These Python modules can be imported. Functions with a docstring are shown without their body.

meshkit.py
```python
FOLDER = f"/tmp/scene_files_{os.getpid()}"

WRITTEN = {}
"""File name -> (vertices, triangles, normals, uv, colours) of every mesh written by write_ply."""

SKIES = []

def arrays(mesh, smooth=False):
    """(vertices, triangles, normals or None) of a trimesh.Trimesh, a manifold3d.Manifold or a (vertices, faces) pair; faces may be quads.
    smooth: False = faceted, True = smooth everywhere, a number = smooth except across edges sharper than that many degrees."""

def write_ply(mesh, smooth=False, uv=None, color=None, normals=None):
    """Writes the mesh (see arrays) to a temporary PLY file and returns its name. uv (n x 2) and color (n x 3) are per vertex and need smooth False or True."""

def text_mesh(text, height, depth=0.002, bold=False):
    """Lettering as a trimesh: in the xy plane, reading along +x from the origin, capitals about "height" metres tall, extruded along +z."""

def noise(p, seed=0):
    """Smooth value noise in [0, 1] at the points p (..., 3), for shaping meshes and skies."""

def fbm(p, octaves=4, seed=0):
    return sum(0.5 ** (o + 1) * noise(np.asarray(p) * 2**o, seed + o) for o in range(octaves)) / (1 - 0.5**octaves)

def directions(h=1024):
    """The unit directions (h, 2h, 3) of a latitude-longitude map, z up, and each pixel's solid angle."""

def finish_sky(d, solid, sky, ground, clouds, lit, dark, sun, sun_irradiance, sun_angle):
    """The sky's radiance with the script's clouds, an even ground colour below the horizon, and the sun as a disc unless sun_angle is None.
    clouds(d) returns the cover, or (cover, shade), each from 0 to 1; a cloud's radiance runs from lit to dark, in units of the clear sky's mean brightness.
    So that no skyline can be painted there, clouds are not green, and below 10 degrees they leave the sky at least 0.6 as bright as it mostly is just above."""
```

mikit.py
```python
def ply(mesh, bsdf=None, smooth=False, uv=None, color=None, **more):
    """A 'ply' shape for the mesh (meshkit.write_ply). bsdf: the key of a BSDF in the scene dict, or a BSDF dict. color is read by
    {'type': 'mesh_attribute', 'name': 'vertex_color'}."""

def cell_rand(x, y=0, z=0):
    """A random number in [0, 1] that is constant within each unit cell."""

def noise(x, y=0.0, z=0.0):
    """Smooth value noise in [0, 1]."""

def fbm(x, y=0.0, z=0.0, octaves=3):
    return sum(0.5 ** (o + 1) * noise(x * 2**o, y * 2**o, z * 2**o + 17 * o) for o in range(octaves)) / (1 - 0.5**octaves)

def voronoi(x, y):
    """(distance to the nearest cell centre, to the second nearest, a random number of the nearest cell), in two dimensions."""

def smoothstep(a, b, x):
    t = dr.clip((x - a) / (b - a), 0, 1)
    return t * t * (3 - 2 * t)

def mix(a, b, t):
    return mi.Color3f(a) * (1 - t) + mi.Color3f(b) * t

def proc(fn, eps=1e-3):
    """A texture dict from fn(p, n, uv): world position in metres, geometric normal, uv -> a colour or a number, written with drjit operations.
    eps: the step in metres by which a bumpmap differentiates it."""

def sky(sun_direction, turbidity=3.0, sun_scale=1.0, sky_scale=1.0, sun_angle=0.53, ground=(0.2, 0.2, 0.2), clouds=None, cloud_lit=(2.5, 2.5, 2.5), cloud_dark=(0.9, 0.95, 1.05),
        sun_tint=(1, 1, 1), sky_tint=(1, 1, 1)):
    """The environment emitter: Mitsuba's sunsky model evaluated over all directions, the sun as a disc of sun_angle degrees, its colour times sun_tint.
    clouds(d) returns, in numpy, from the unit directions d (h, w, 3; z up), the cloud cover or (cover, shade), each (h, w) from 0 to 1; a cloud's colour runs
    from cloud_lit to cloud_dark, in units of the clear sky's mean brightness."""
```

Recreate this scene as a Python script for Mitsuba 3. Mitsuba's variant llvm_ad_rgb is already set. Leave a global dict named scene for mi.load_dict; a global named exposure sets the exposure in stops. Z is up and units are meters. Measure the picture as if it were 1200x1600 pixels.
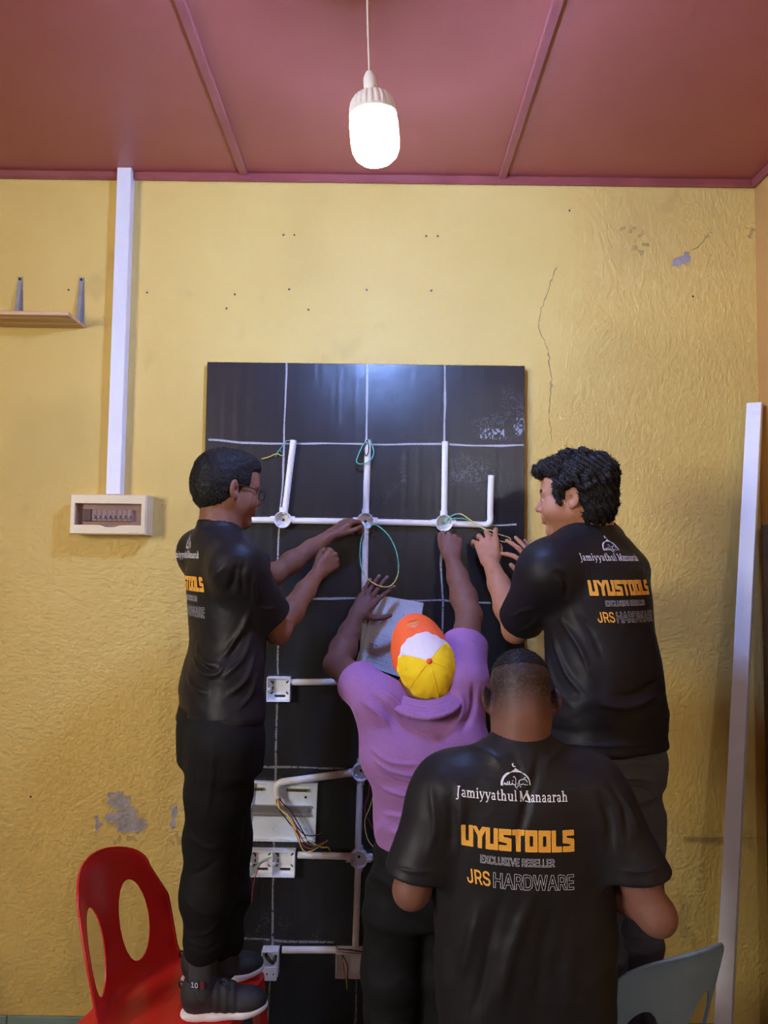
import math, random
import numpy as np, trimesh, mitsuba as mi, drjit as dr, mikit, meshkit
import manifold3d as m3
from scipy.ndimage import map_coordinates
from scipy.interpolate import PchipInterpolator
from scipy import sparse
import shapely
from shapely import affinity
from shapely.geometry import LineString, Polygon, Point, box as sbox
from shapely.ops import unary_union

random.seed(7)
RNG = np.random.default_rng(7)
T = mi.ScalarTransform4f
scene, labels = {}, {}

# ------------------------------------------------------------------ camera
FPX = 1110.0                                   # focal length in pixels of a 1200 x 1600 frame
DIST, CAMZ = 2.80, 1.84                        # distance of the lens from the back wall (y = 0), height above the floor
PITCH, ROLL, YAW = math.radians(3.35), math.radians(0.72), math.radians(0.0)
CAM = np.array([0.0, -DIST, CAMZ])
_f = np.array([math.sin(YAW) * math.cos(PITCH), math.cos(YAW) * math.cos(PITCH), math.sin(PITCH)])
_r0 = np.cross(_f, [0, 0, 1.0]); _r0 /= np.linalg.norm(_r0)
_u0 = np.cross(_r0, _f)
RIGHT = _r0 * math.cos(ROLL) + _u0 * math.sin(ROLL)
UP = _u0 * math.cos(ROLL) - _r0 * math.sin(ROLL)
scene['camera'] = {'type': 'perspective', 'fov': 2 * math.degrees(math.atan(600 / FPX)), 'fov_axis': 'x', 'near_clip': 0.05, 'far_clip': 60.0,
                   'to_world': T().look_at(origin=CAM.tolist(), target=(CAM + _f).tolist(), up=UP.tolist())}
exposure = 0.55

def W(px, py, w):
    """The point w metres in front of the back wall that stands at this place of the photograph."""
    d = _f + (px - 600) / FPX * RIGHT + (800 - py) / FPX * UP
    return CAM + d * ((-w - CAM[1]) / d[1])

# ------------------------------------------------------------------ light: unseen window lighting from the left, hanging bulb, added fill bulb
WINDOW_LIGHT = (24.5, 23.6, 22.0)
BULB_LIGHT = (84.0, 138.0, 330.0)
BULB2_LIGHT = (150.0, 156.0, 168.0)
scene['daylight'] = {'type': 'constant', 'radiance': {'type': 'rgb', 'value': [0.6, 0.6, 0.62]}}

# ------------------------------------------------------------------ materials
def rgb(r, g, b):
    """sRGB 0-255 to linear."""
    return [((c / 255 + 0.055) / 1.055) ** 2.4 if c > 10 else c / 255 / 12.92 for c in (r, g, b)]
def mat(name, color, rough=0.5, spec=0.5, **kw):
    c = color if isinstance(color, dict) else {'type': 'rgb', 'value': list(color)}
    scene[name] = {'type': 'twosided', 'bsdf': {'type': 'principled', 'base_color': c, 'roughness': rough, 'specular': spec, **kw}}
    return name
def bumped(name, color, height, scale, rough=0.6, spec=0.4, eps=1e-3, **kw):
    c = color if isinstance(color, dict) else {'type': 'rgb', 'value': list(color)}
    scene[name] = {'type': 'twosided', 'bsdf': {'type': 'bumpmap', 'arbitrary': mikit.proc(height, eps), 'scale': scale,
                   'bsdf': {'type': 'principled', 'base_color': c, 'roughness': rough, 'specular': spec, **kw}}}
    return name
VC = {'type': 'mesh_attribute', 'name': 'vertex_color'}
N, F, SS, MIX = mikit.noise, mikit.fbm, mikit.smoothstep, mikit.mix

def seg2(x, z, a, b):
    """distance in the plane from (x, z) to the segment a-b"""
    dx, dz = b[0] - a[0], b[1] - a[1]
    t = dr.clip(((x - a[0]) * dx + (z - a[1]) * dz) / (dx * dx + dz * dz), 0, 1)
    return dr.sqrt(dr.square(x - a[0] - t * dx) + dr.square(z - a[1] - t * dz))
def ell2(x, z, c, rx, rz):
    return dr.sqrt(dr.square((x - c[0]) / rx) + dr.square((z - c[1]) / rz)) - 1

def wxz(px, py): p = W(px, py, 0.0); return (float(p[0]), float(p[2]))
PATCHES = [(wxz(186, 1252), .048, .026), (wxz(196, 1280), .062, .040), (wxz(152, 1290), .010, .034), (wxz(178, 1274), .03, .015), (wxz(218, 1288), .022, .03),
           (wxz(271, 1278), .012, .042), (wxz(1064, 408), .036, .026), (wxz(1072, 404), .022, .022)]
FAINT = [(wxz(985, 365), .05, .022), (wxz(1000, 385), .03, .03), (wxz(1178, 365), .02, .02), (wxz(280, 752 + 560), .04, .02), (wxz(195, 1310), .05, .015), (wxz(1108, 365), .012, .012)]
CRACK = [wxz(*q) for q in ((869, 418), (858, 452), (846, 480), (842, 512), (856, 545), (862, 600), (858, 640), (862, 690))]
CRACK2 = [wxz(*q) for q in ((1112, 362), (1098, 378), (1088, 388), (1074, 396))]
HOLES = [wxz(*q) for q in ((443, 367), (460, 367), (367, 460), (452, 452), (666, 369), (684, 369), (674, 454), (573, 453), (230, 457), (354, 482), (482, 484), (107, 453), (890, 329), (1083, 463), (48, 1245))]
def wall_tone(p):
    x, z = p.x, p.z
    n = F(x * 3, z * 3, 1.7, 4)
    c = MIX((.61, .430, .108), (.685, .500, .150), n)
    c = MIX(c, (.53, .39, .11), SS(.56, .72, F(x * 1.1 + 7, z * 1.3, 3.1, 3)) * .55)
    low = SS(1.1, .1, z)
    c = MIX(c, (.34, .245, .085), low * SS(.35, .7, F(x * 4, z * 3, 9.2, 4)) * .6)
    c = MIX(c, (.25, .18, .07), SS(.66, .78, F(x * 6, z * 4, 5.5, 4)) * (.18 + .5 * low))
    # long faint scuffs
    sc = SS(.006, .0, dr.abs(z - wxz(60, 1295)[1] + .01 * N(x * 5, 3.0))) * SS(.4, .8, N(x * 3, 8.0))
    c = MIX(c, (.27, .18, .07), sc * .45)
    sc2 = SS(.022, .0, seg2(x, z, wxz(1075, 1312), wxz(1140, 1315))) * .6
    c = MIX(c, (.17, .12, .05), sc2)
    wx, wz = (N(x * 42, z * 42, 1.0) - .5) * .030 + (N(x * 120, z * 120, 2.0) - .5) * .012, (N(x * 42, z * 42, 5.0) - .5) * .030 + (N(x * 120, z * 120, 7.0) - .5) * .012
    d = mi.Float(9)
    for c0, rx, rz in PATCHES: d = dr.minimum(d, ell2(x + wx, z + wz, c0, rx, rz))
    d2 = mi.Float(9)
    for c0, rx, rz in FAINT: d2 = dr.minimum(d2, ell2(x + wx * 1.6, z + wz * 1.6, c0, rx, rz))
    c = MIX(c, (.36, .25, .08), SS(.2, -.2, d2) * SS(.45, .6, N(x * 60, z * 60, 3)) * .7)
    grey = MIX((.24, .215, .21), (.43, .40, .40), F(x * 40, z * 40, 2.2, 3))
    c = MIX(c, (.30, .21, .075), SS(.35, .05, d) * .35)
    c = MIX(c, grey, SS(.03, -.03, d))
    e = mi.Float(9)
    for line, amp in ((CRACK, .010), (CRACK2, .012)):
        for a, b in zip(line, line[1:]): e = dr.minimum(e, seg2(x + (N(x * 70, z * 70, 4) - .5) * amp, z + (N(x * 70, z * 70, 6) - .5) * amp, a, b))
    c = MIX(c, (.15, .10, .045), SS(.0024, .0008, e) * .75)
    h = mi.Float(9)
    for q in HOLES: h = dr.minimum(h, dr.sqrt(dr.square(x - q[0]) + dr.square(z - q[1])))
    return MIX(c, (.06, .045, .04), SS(.0055, .003, h))
def wall_bump(p, n, uv):
    x, z = p.x + p.y * .7, p.z
    big = F(x * 26, z * 26, 1.0, 3)
    return .18 * big + .45 * N(x * 120, z * 120, 2.0) + .26 * N(x * 210, z * 210, 4.0) + .10 * SS(.55, .75, N(x * 60, z * 40, 6.0))
bumped('wall_paint', mikit.proc(lambda p, n, uv: wall_tone(p)), wall_bump, .0052, rough=.55, spec=.35)
mat('dim_paint', (.16, .11, .07), .7)  # unseen front and left walls, kept dark to cut bounced light
bumped('side_wall_paint', mikit.proc(lambda p, n, uv: MIX((.42, .22, .06), (.50, .29, .08), F(p.y * 3, p.z * 3, 2.0, 4))), wall_bump, .0042, rough=.6, spec=.3)  # darker, browner wall paint: shade of the right wall put into the colour
def ceil_tone(p, n, uv):
    c = MIX((.27, .060, .040), (.34, .088, .060), F(p.x * 2.2, p.y * 2.2, 1.0, 4))
    return c
bumped('ceiling_paint', mikit.proc(ceil_tone), lambda p, n, uv: F(p.x * 8, p.y * 8, .5, 3) + .15 * N(p.x * 160, p.y * 160, 1.0), .004, rough=.42, spec=.55)
mat('maroon_trim', mikit.proc(lambda p, n, uv: MIX((.20, .045, .042), (.29, .075, .065), F(p.x * 9, p.y * 9, p.z * 9, 3))), .4, .55)
mat('floor_paint', mikit.proc(lambda p, n, uv: MIX((.06, .08, .07), (.10, .12, .105), F(p.x * 3, p.y * 3, 0, 4))), .45)  # floor out of view, toned dark to weaken its bounce
mat('green_tile', mikit.proc(lambda p, n, uv: MIX((.12, .19, .16), (.18, .26, .22), F(p.x * 9, p.z * 9, 0, 4))), .3)
mat('white_plastic', (.70, .71, .74), .38)
mat('pvc', mikit.proc(lambda p, n, uv: MIX((.74, .73, .70), (.80, .80, .78), N(p.x * 14, p.y * 14, p.z * 14))), .33)
def used_pvc(p, n, uv):
    c = MIX((.70, .69, .66), (.79, .78, .76), N(p.x * 14, p.y * 14, p.z * 14))
    return MIX(c, (.52, .40, .33), SS(.5, .7, F(p.x * 12, 2.0, p.z * 12, 3)) * .6)
mat('used_pvc', mikit.proc(used_pvc), .36)
mat('box_white', (.74, .75, .78), .4)
mat('box_cream', (.66, .54, .33), .4)
mat('dark', (.012, .012, .013), .5)
mat('steel', (.42, .41, .41), .38, metallic=.85)
mat('painted_steel', mikit.proc(lambda p, n, uv: MIX((.60, .66, .74), (.70, .75, .80), F(p.x * 20, 1.0, p.z * 20, 3))), .35)
mat('dull_steel', mikit.proc(lambda p, n, uv: MIX((.24, .235, .24), (.38, .37, .37), F(p.x * 60, p.y * 60, p.z * 30, 3))), .45, metallic=.5)
mat('brass', (.30, .22, .08), .4, metallic=.8)

# ------------------------------------------------------------------ mesh helpers
def numbered(name):
    used = lambda k: k in scene or k in labels or any(s.startswith(k + '__') for s in scene)
    if not used(name): return name
    i = 1
    while used(f'{name}_{i:03d}'): i += 1
    return f'{name}_{i:03d}'
def thing(name, label, category, group=None):
    k = numbered(name)
    labels[k] = {'label': label, 'category': category}
    if group: labels[k]['group'] = group
    return k
def part(parent, name, mesh, bsdf, smooth=35, label=None, kind=None, **kw):
    k = numbered(parent + '__' + name)
    scene[k] = mikit.ply(mesh, bsdf, smooth=smooth, **kw)
    if label or kind:
        labels[k] = {}
        if label: labels[k]['label'] = label
        if kind: labels[k]['kind'] = kind
    return k
def single(name, label, category, mesh, bsdf, smooth=35, group=None, kind=None, **kw):
    k = numbered(name)
    scene[k] = mikit.ply(mesh, bsdf, smooth=smooth, **kw)
    labels[k] = {'label': label, 'category': category}
    if group: labels[k]['group'] = group
    if kind: labels[k]['kind'] = kind
    return k
def struct(name, mesh, bsdf, smooth=35, label=None):
    scene[name] = mikit.ply(mesh, bsdf, smooth=smooth)
    labels[name] = {'kind': 'structure', **({'label': label} if label else {})}
    return name
def unit(v): v = np.asarray(v, float); return v / np.linalg.norm(v)
def join(*ms):
    ms = [x for m in ms for x in (m if isinstance(m, (list, tuple)) else [m])]
    return trimesh.util.concatenate(ms)
def frame(z, x=None):
    """a rotation whose third column is z"""
    z = unit(z); x = np.array([1.0, 0, 0]) if x is None else np.asarray(x, float)
    if abs(np.dot(unit(x), z)) > .98: x = np.array([0, 0, 1.0])
    x = unit(x - z * np.dot(x, z)); return np.stack([x, np.cross(z, x), z], 1)
def moved(m, R=None, t=(0, 0, 0)):
    M = np.eye(4)
    if R is not None: M[:3, :3] = R
    M[:3, 3] = t
    m = m.copy(); m.apply_transform(M); return m
def bevel(sx, sy, sz, c=.003, at=(0, 0, 0), R=None):
    """a box with chamfered edges"""
    h, p = np.array([sx, sy, sz]) / 2, []
    c = min(c, .49 * min(sx, sy, sz))
    for s in np.ndindex(2, 2, 2):
        s = np.array(s) * 2 - 1
        for k in range(3):
            q = h - c; q[k] = h[k]; p.append(q * s)
    return moved(trimesh.convex.convex_hull(np.array(p)), R, at)
def tri(m):
    q = m.to_mesh()
    return trimesh.Trimesh(q.vert_properties[:, :3], q.tri_verts, process=False)
def cube3(lo, hi):
    lo, hi = np.array(lo, float), np.array(hi, float)
    return m3.Manifold.cube((hi - lo).tolist()).translate(lo.tolist())
def smooth_path(pts, n=8):
    p = np.array(pts, float)
    if len(p) < 3: return p
    p = np.vstack([2 * p[0] - p[1], p, 2 * p[-1] - p[-2]]); out = []
    for a, b, c, d in zip(p, p[1:], p[2:], p[3:]):
        for t in np.arange(n) / n:
            out.append(.5 * (2 * b + (c - a) * t + (2 * a - 5 * b + 4 * c - d) * t * t + (3 * b - a - 3 * c + d) * t ** 3))
    return np.vstack([out, p[-2]])
def tube(pts, r, sides=10, caps=True):
    p = np.asarray(pts, float); r = np.broadcast_to(np.asarray(r, float), (len(p),))
    t = np.gradient(p, axis=0); t /= np.linalg.norm(t, axis=1, keepdims=True)
    x = frame(t[0])[:, 0]; rings = []
    a = np.arange(sides) / sides * 2 * np.pi
    for q, d, rr in zip(p, t, r):
        x = unit(x - d * np.dot(x, d)); y = np.cross(d, x)
        rings.append(q + rr * (np.cos(a)[:, None] * x + np.sin(a)[:, None] * y))
    v = np.vstack(rings); n = len(p); i = np.arange(sides); j = (i + 1) % sides; f = []
    for k in range(n - 1):
        f += [np.stack([k * sides + i, k * sides + j, (k + 1) * sides + j], 1), np.stack([k * sides + i, (k + 1) * sides + j, (k + 1) * sides + i], 1)]
    if caps:
        v = np.vstack([v, p[0], p[-1]])
        f += [np.stack([j, i, i * 0 + n * sides], 1), np.stack([(n - 1) * sides + i, (n - 1) * sides + j, i * 0 + n * sides + 1], 1)]
    return trimesh.Trimesh(v, np.vstack(f), process=False)
def lathe(profile, n=32, R=None, at=(0, 0, 0)):
    """profile of (radius, height) from below to above, turned about z"""
    p = np.array(profile, float); a = np.arange(n) / n * 2 * np.pi
    v = np.concatenate([np.stack([r * np.cos(a), r * np.sin(a), a * 0 + z], 1) for r, z in p]); i = np.arange(n); j = (i + 1) % n; f = []
    for k in range(len(p) - 1):
        if p[k][0] > 1e-9: f.append(np.stack([k * n + i, k * n + j, (k + 1) * n + j], 1))
        if p[k + 1][0] > 1e-9: f.append(np.stack([k * n + i, (k + 1) * n + j, (k + 1) * n + i], 1))
    m = trimesh.Trimesh(v, np.vstack(f), process=False); m.merge_vertices()
    return moved(m, R, at)
def pipe(a, b, r=.0125, wall=.0018, sides=24):
    """a straight hollow pipe from a to b"""
    a, b = np.asarray(a, float), np.asarray(b, float); L = np.linalg.norm(b - a)
    q = r - wall
    m = lathe([(q, 0), (r, 0), (r, L), (q, L), (q, 0)], sides)
    return moved(m, frame(b - a), a)
# ------------------------------------------------------------------ the room
XL, XR, YB = -3.2, 1.487, -5.6
ZC = float(W(602, 284, .02)[2]) + .033
def slab(lo, hi): return trimesh.creation.box(bounds=[lo, hi])
struct('wall_back', slab([XL - .1, 0, 0], [XR + .1, .15, ZC]), 'wall_paint', False)
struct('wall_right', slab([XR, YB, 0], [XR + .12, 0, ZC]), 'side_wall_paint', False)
struct('wall_front', slab([XL - .1, YB - .12, 0], [XR + .12, YB, ZC]), 'dim_paint', False)
WY0, WY1, WZ0, WZ1 = -4.45, -2.85, 1.75, 2.95
wl = cube3((XL - .12, YB - .1, 0), (XL, 0, ZC)) - cube3((XL - .2, WY0, WZ0), (XL + .1, WY1, WZ1))
struct('wall_left', tri(wl), 'dim_paint', False)
struct('floor', slab([XL - .1, YB - .1, -.1], [XR + .1, .1, 0]), 'floor_paint', False)
struct('ceiling', slab([XL - .1, YB - .1, ZC], [XR + .1, .1, ZC + .1]), 'ceiling_paint', False, 'dark red painted ceiling with thin battens')
def batten(x):
    a = W(x[0], x[1], 0.0)[0]
    part('ceiling', 'batten', bevel(.033, -YB, .016, .004, (a, YB / 2, ZC - .007)), 'maroon_trim', 30)
batten((382, 280)); batten((784, 286))
for k in (-1, 2): 
    x0, x1 = W(382, 280, 0)[0], W(784, 286, 0)[0]
    part('ceiling', 'batten', bevel(.033, -YB, .016, .004, (x0 + k * (x1 - x0), YB / 2, ZC - .007)), 'maroon_trim', 30)
struct('trim_1', bevel(XR - XL, .022, .034, .006, ((XL + XR) / 2, -.010, ZC - .016)), 'maroon_trim', 30)
struct('trim_2', bevel(.022, -YB, .034, .006, (XR - .010, YB / 2, ZC - .016)), 'maroon_trim', 30)
labels['baseboard_back'] = {'kind': 'structure', 'label': 'green glazed skirting tiles along the foot of the wall'}
x = XL; k = 0
while x < XR - .02:
    w = min(.30, XR - x)
    part('baseboard_back', 'tile', bevel(w - .003, .012, .078, .003, (x + w / 2, -.005 + .0008 * ((k * 7) % 3), .039)), 'green_tile', 30)
    x += .30; k += 1
mat('dark_wood', mikit.proc(lambda p, n, uv: MIX((.035, .018, .010), (.06, .032, .018), F(p.y * 30, p.z * 3, 2.0, 3))), .5)
labels['door_1'] = {'kind': 'structure', 'label': 'dark wooden door on the right wall'}
part('door_1', 'leaf', bevel(.03, .80, 1.90, .003, (XR - .014, -.56, .95)), 'dark_wood', 30)
part('door_1', 'frame', join(bevel(.05, .07, 1.97, .004, (XR - .024, -.125, .985)), bevel(.05, .07, 1.97, .004, (XR - .024, -.995, .985)), bevel(.05, .94, .07, .004, (XR - .024, -.56, 1.935))), 'dark_wood', 30)
# unseen window behind the camera, glowing panes placed to light from the left
labels['window_1'] = {'kind': 'structure'}
fw = cube3((XL - .09, WY0, WZ0), (XL - .03, WY1, WZ1)) - cube3((XL - .2, WY0 + .05, WZ0 + .05), (XL + .1, (WY0 + WY1) / 2 - .02, WZ1 - .05)) - cube3((XL - .2, (WY0 + WY1) / 2 + .02, WZ0 + .05), (XL + .1, WY1 - .05, WZ1 - .05))
part('window_1', 'frame', tri(fw), 'white_plastic', False)
for y0, y1 in ((WY0 + .05, (WY0 + WY1) / 2 - .02), ((WY0 + WY1) / 2 + .02, WY1 - .05)):
    v = np.array([[XL - .06, y0, WZ0 + .05], [XL - .06, y1, WZ0 + .05], [XL - .06, y1, WZ1 - .05], [XL - .06, y0, WZ1 - .05]])
    k = part('window_1', 'pane', trimesh.Trimesh(v, [[0, 1, 2], [0, 2, 3]], process=False), 'white_plastic', False)
    scene[k]['emitter'] = {'type': 'area', 'radiance': {'type': 'rgb', 'value': list(WINDOW_LIGHT)}}

# ------------------------------------------------------------------ the hanging bulb and an added fill bulb
mat('bulb_housing', (.78, .82, .88), .4)
mat('cord_white', (.7, .72, .76), .5)
def bulb(top, axis, light, label, z_ceiling=ZC):
    t = thing('hanging_bulb', label, 'light bulb')
    R = frame(axis, (1, 0, 0))                       # z of the lathe = along the bulb, downwards
    part(t, 'socket', lathe([(.0, -.002), (.008, 0), (.013, .008), (.0175, .018), (.0185, .040), (.016, .052), (.016, .058), (0, .058)], 28, R, top), 'bulb_housing', 40)
    body = [(.0, .050), (.016, .052), (.030, .058), (.048, .068), (.058, .082), (.0625, .100), (.064, .116), (.062, .119), (0, .119)]
    m = lathe(body, 96, R, (0, 0, 0)); v = m.vertices @ R
    ang = np.arctan2(v[:, 1], v[:, 0]); fin = np.where((np.round(ang / (2 * np.pi) * 96).astype(int) % 4) < 2, 1.0, .955)
    k = (v[:, 2] > .056) & (v[:, 2] < .110); v[k, :2] *= fin[k, None]
    m.vertices = v @ R.T + top
    part(t, 'housing', m, 'bulb_housing', 25)
    prof = [(.0, .120), (.0605, .120), (.0630, .126), (.0650, .140), (.0650, .186), (.0625, .206), (.055, .223), (.040, .236), (.020, .243), (0, .2445)]
    g = part(t, 'globe', lathe(prof, 48, R, top), 'bulb_housing', True)
    scene[g]['emitter'] = {'type': 'area', 'radiance': {'type': 'rgb', 'value': list(light)}}
    up = np.array([top[0] - .008, top[1], z_ceiling])
    part(t, 'cord', tube(smooth_path([up, up * .6 + np.asarray(top) * .4 + [-.002, 0, 0], np.asarray(top) * 1.0]), .0026, 8), 'cord_white', True)
    part(t, 'ceiling_rose', lathe([(.028, 0), (.030, .006), (.022, .016), (0, .018)], 24, np.diag([1.0, -1, -1]), up), 'bulb_housing', 30)
wb = DIST - 1.80
btop, bbot = W(577, 112, wb), W(590, 262, wb)
BAX = unit(np.array([bbot[0] - btop[0], 0.02, bbot[2] - btop[2]]))
bulb(btop, BAX, BULB_LIGHT, 'lit frosted bulb in a ribbed white housing hanging from the red ceiling')
bulb(np.array([.95, -4.35, 2.95]), unit([0, 0, -1.0]), BULB2_LIGHT, 'second lit bulb hanging behind the viewer')  # fill light added to lift the shadows on the right side
# ------------------------------------------------------------------ the black training board
BT = .030                                   # how far the board's face stands off the wall
def B(px, py, off=0.0): return W(px, py, BT + off)
b00, b10 = B(324, 566), B(820, 571)
BX0, BX1, BZ1, BZ0 = b00[0], b10[0], (b00[2] + b10[2]) / 2, .045
def bxz(px, py): p = B(px, py); return (float(p[0]), float(p[2]))
CHALK = [[(447, 567), (444, 690), (436, 840), (432, 940), (436, 1000), (433, 1100), (428, 1330), (425, 1475), (417, 1600)], [(573, 569), (572, 690), (568, 800)], [(694, 570), (695, 690), (690, 880), (693, 940), (690, 1100)],
         [(327, 688), (380, 691), (450, 692), (573, 694), (694, 694), (819, 696)], [(446, 937), (480, 936), (540, 936), (640, 938), (690, 939), (766, 941)], [(402, 1198), (470, 1199), (540, 1202)],
         [(380, 1466), (440, 1470), (522, 1473)], [(706, 820), (806, 820)], [(557, 1520), (554, 1600)]]
def board_tone(p, n, uv):
    x, z = p.x, p.z
    c = MIX((.0095, .0095, .0115), (.017, .017, .0195), F(x * 5, z * 5, 0.3, 4))
    grain = N(x * 90, z * 2.0, 1.0)
    c = c * (.90 + .2 * grain)
    wx, wz = (N(x * 9, z * 9, 1.0) - .5) * .008, (N(x * 9, z * 9, 2.0) - .5) * .008
    e = mi.Float(9)
    for line in CHALK:
        q = [bxz(*t) for t in line]
        for a, b in zip(q, q[1:]): e = dr.minimum(e, seg2(x + wx, z + wz, a, b))
    dusty = N(x * 260, z * 260, 1.0) * .6 + N(x * 90, z * 90, 4.0) * .4
    wide = .0022 + .0026 * N(x * 11, z * 11, 8.0)
    line = SS(wide + .0012, wide - .0008, e) * SS(.22, .5, dusty + .22 * SS(1.35, 2.3, z) + .0)
    c = MIX(c, (.42, .42, .46), line * (.45 + .35 * SS(1.0, 2.0, z)))
    # rubbed-out chalk
    sm = SS(.50, .72, F(x * 7, z * 7, 4.4, 4)) * SS(.35, .75, N(x * 170, z * 170, 2.0))
    q = bxz(660, 745); area = SS(1.4, .3, dr.sqrt(dr.square((x - q[0]) / .30) + dr.square((z - q[1]) / .16)))
    q = bxz(785, 650); area = dr.maximum(area, SS(1.3, .2, dr.sqrt(dr.square((x - q[0]) / .14) + dr.square((z - q[1]) / .12))))
    c = MIX(c, (.20, .21, .25), sm * area * .38)
    scr = SS(.985, 1.0, N((x * .84 + z * .55) * 6, (x * -.55 + z * .84) * 140, 3.0)) * area
    q = bxz(770, 678); m1 = SS(.25, .0, dr.maximum(dr.abs((x - q[0]) / .055), dr.abs((z - q[1]) / .022)) - .8)
    q = bxz(812, 666); m1 = dr.maximum(m1, SS(.3, .0, ell2(x, z, q, .020, .035)))
    c = MIX(c, (.34, .37, .45), m1 * SS(.52, .66, N(x * 210, z * 120, 6.0)) * .6)
    q = bxz(610, 618); m2 = SS(.5, -.3, ell2(x + wx * 2, z + wz * 2, q, .028, .022)) * SS(.4, .6, N(x * 130, z * 90, 2.0))
    c = MIX(c, (.004, .004, .004), m2 * .8)
    return MIX(c, (.13, .14, .16), SS(.62, .74, F(x * 5, z * 5, 8.8, 4)) * SS(.5, .8, N(x * 200, z * 200, 9.0)) * SS(.7, .2, z) * .5)
bumped('blackboard', mikit.proc(board_tone), lambda p, n, uv: N(p.x * 60, p.z * 3, 1.0) * .6 + .5 * N(p.x * 14, p.z * 14, 3.0), .0012, rough=.33, spec=.55)
mat('board_edge', (.10, .075, .05), .6)
tb = thing('training_board', 'tall black painted board ruled with white chalk lines, fixed to the yellow wall', 'board')
part(tb, 'panel', bevel(BX1 - BX0, .012, BZ1 - BZ0, .0012, ((BX0 + BX1) / 2, -BT + .006, (BZ0 + BZ1) / 2)), 'blackboard', False)
for xx, zz, sx, sz in (((BX0 + .03), (BZ0 + BZ1) / 2, .04, BZ1 - BZ0 - .02), (BX1 - .03, (BZ0 + BZ1) / 2, .04, BZ1 - BZ0 - .02), ((BX0 + BX1) / 2, BZ1 - .03, BX1 - BX0 - .12, .04), ((BX0 + BX1) / 2, BZ0 + .03, BX1 - BX0 - .12, .04)):
    part(tb, 'backing_batten', bevel(sx, BT - .0135, sz, .001, (xx, -(BT - .012) / 2 - .0006, zz)), 'board_edge', False)

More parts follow.
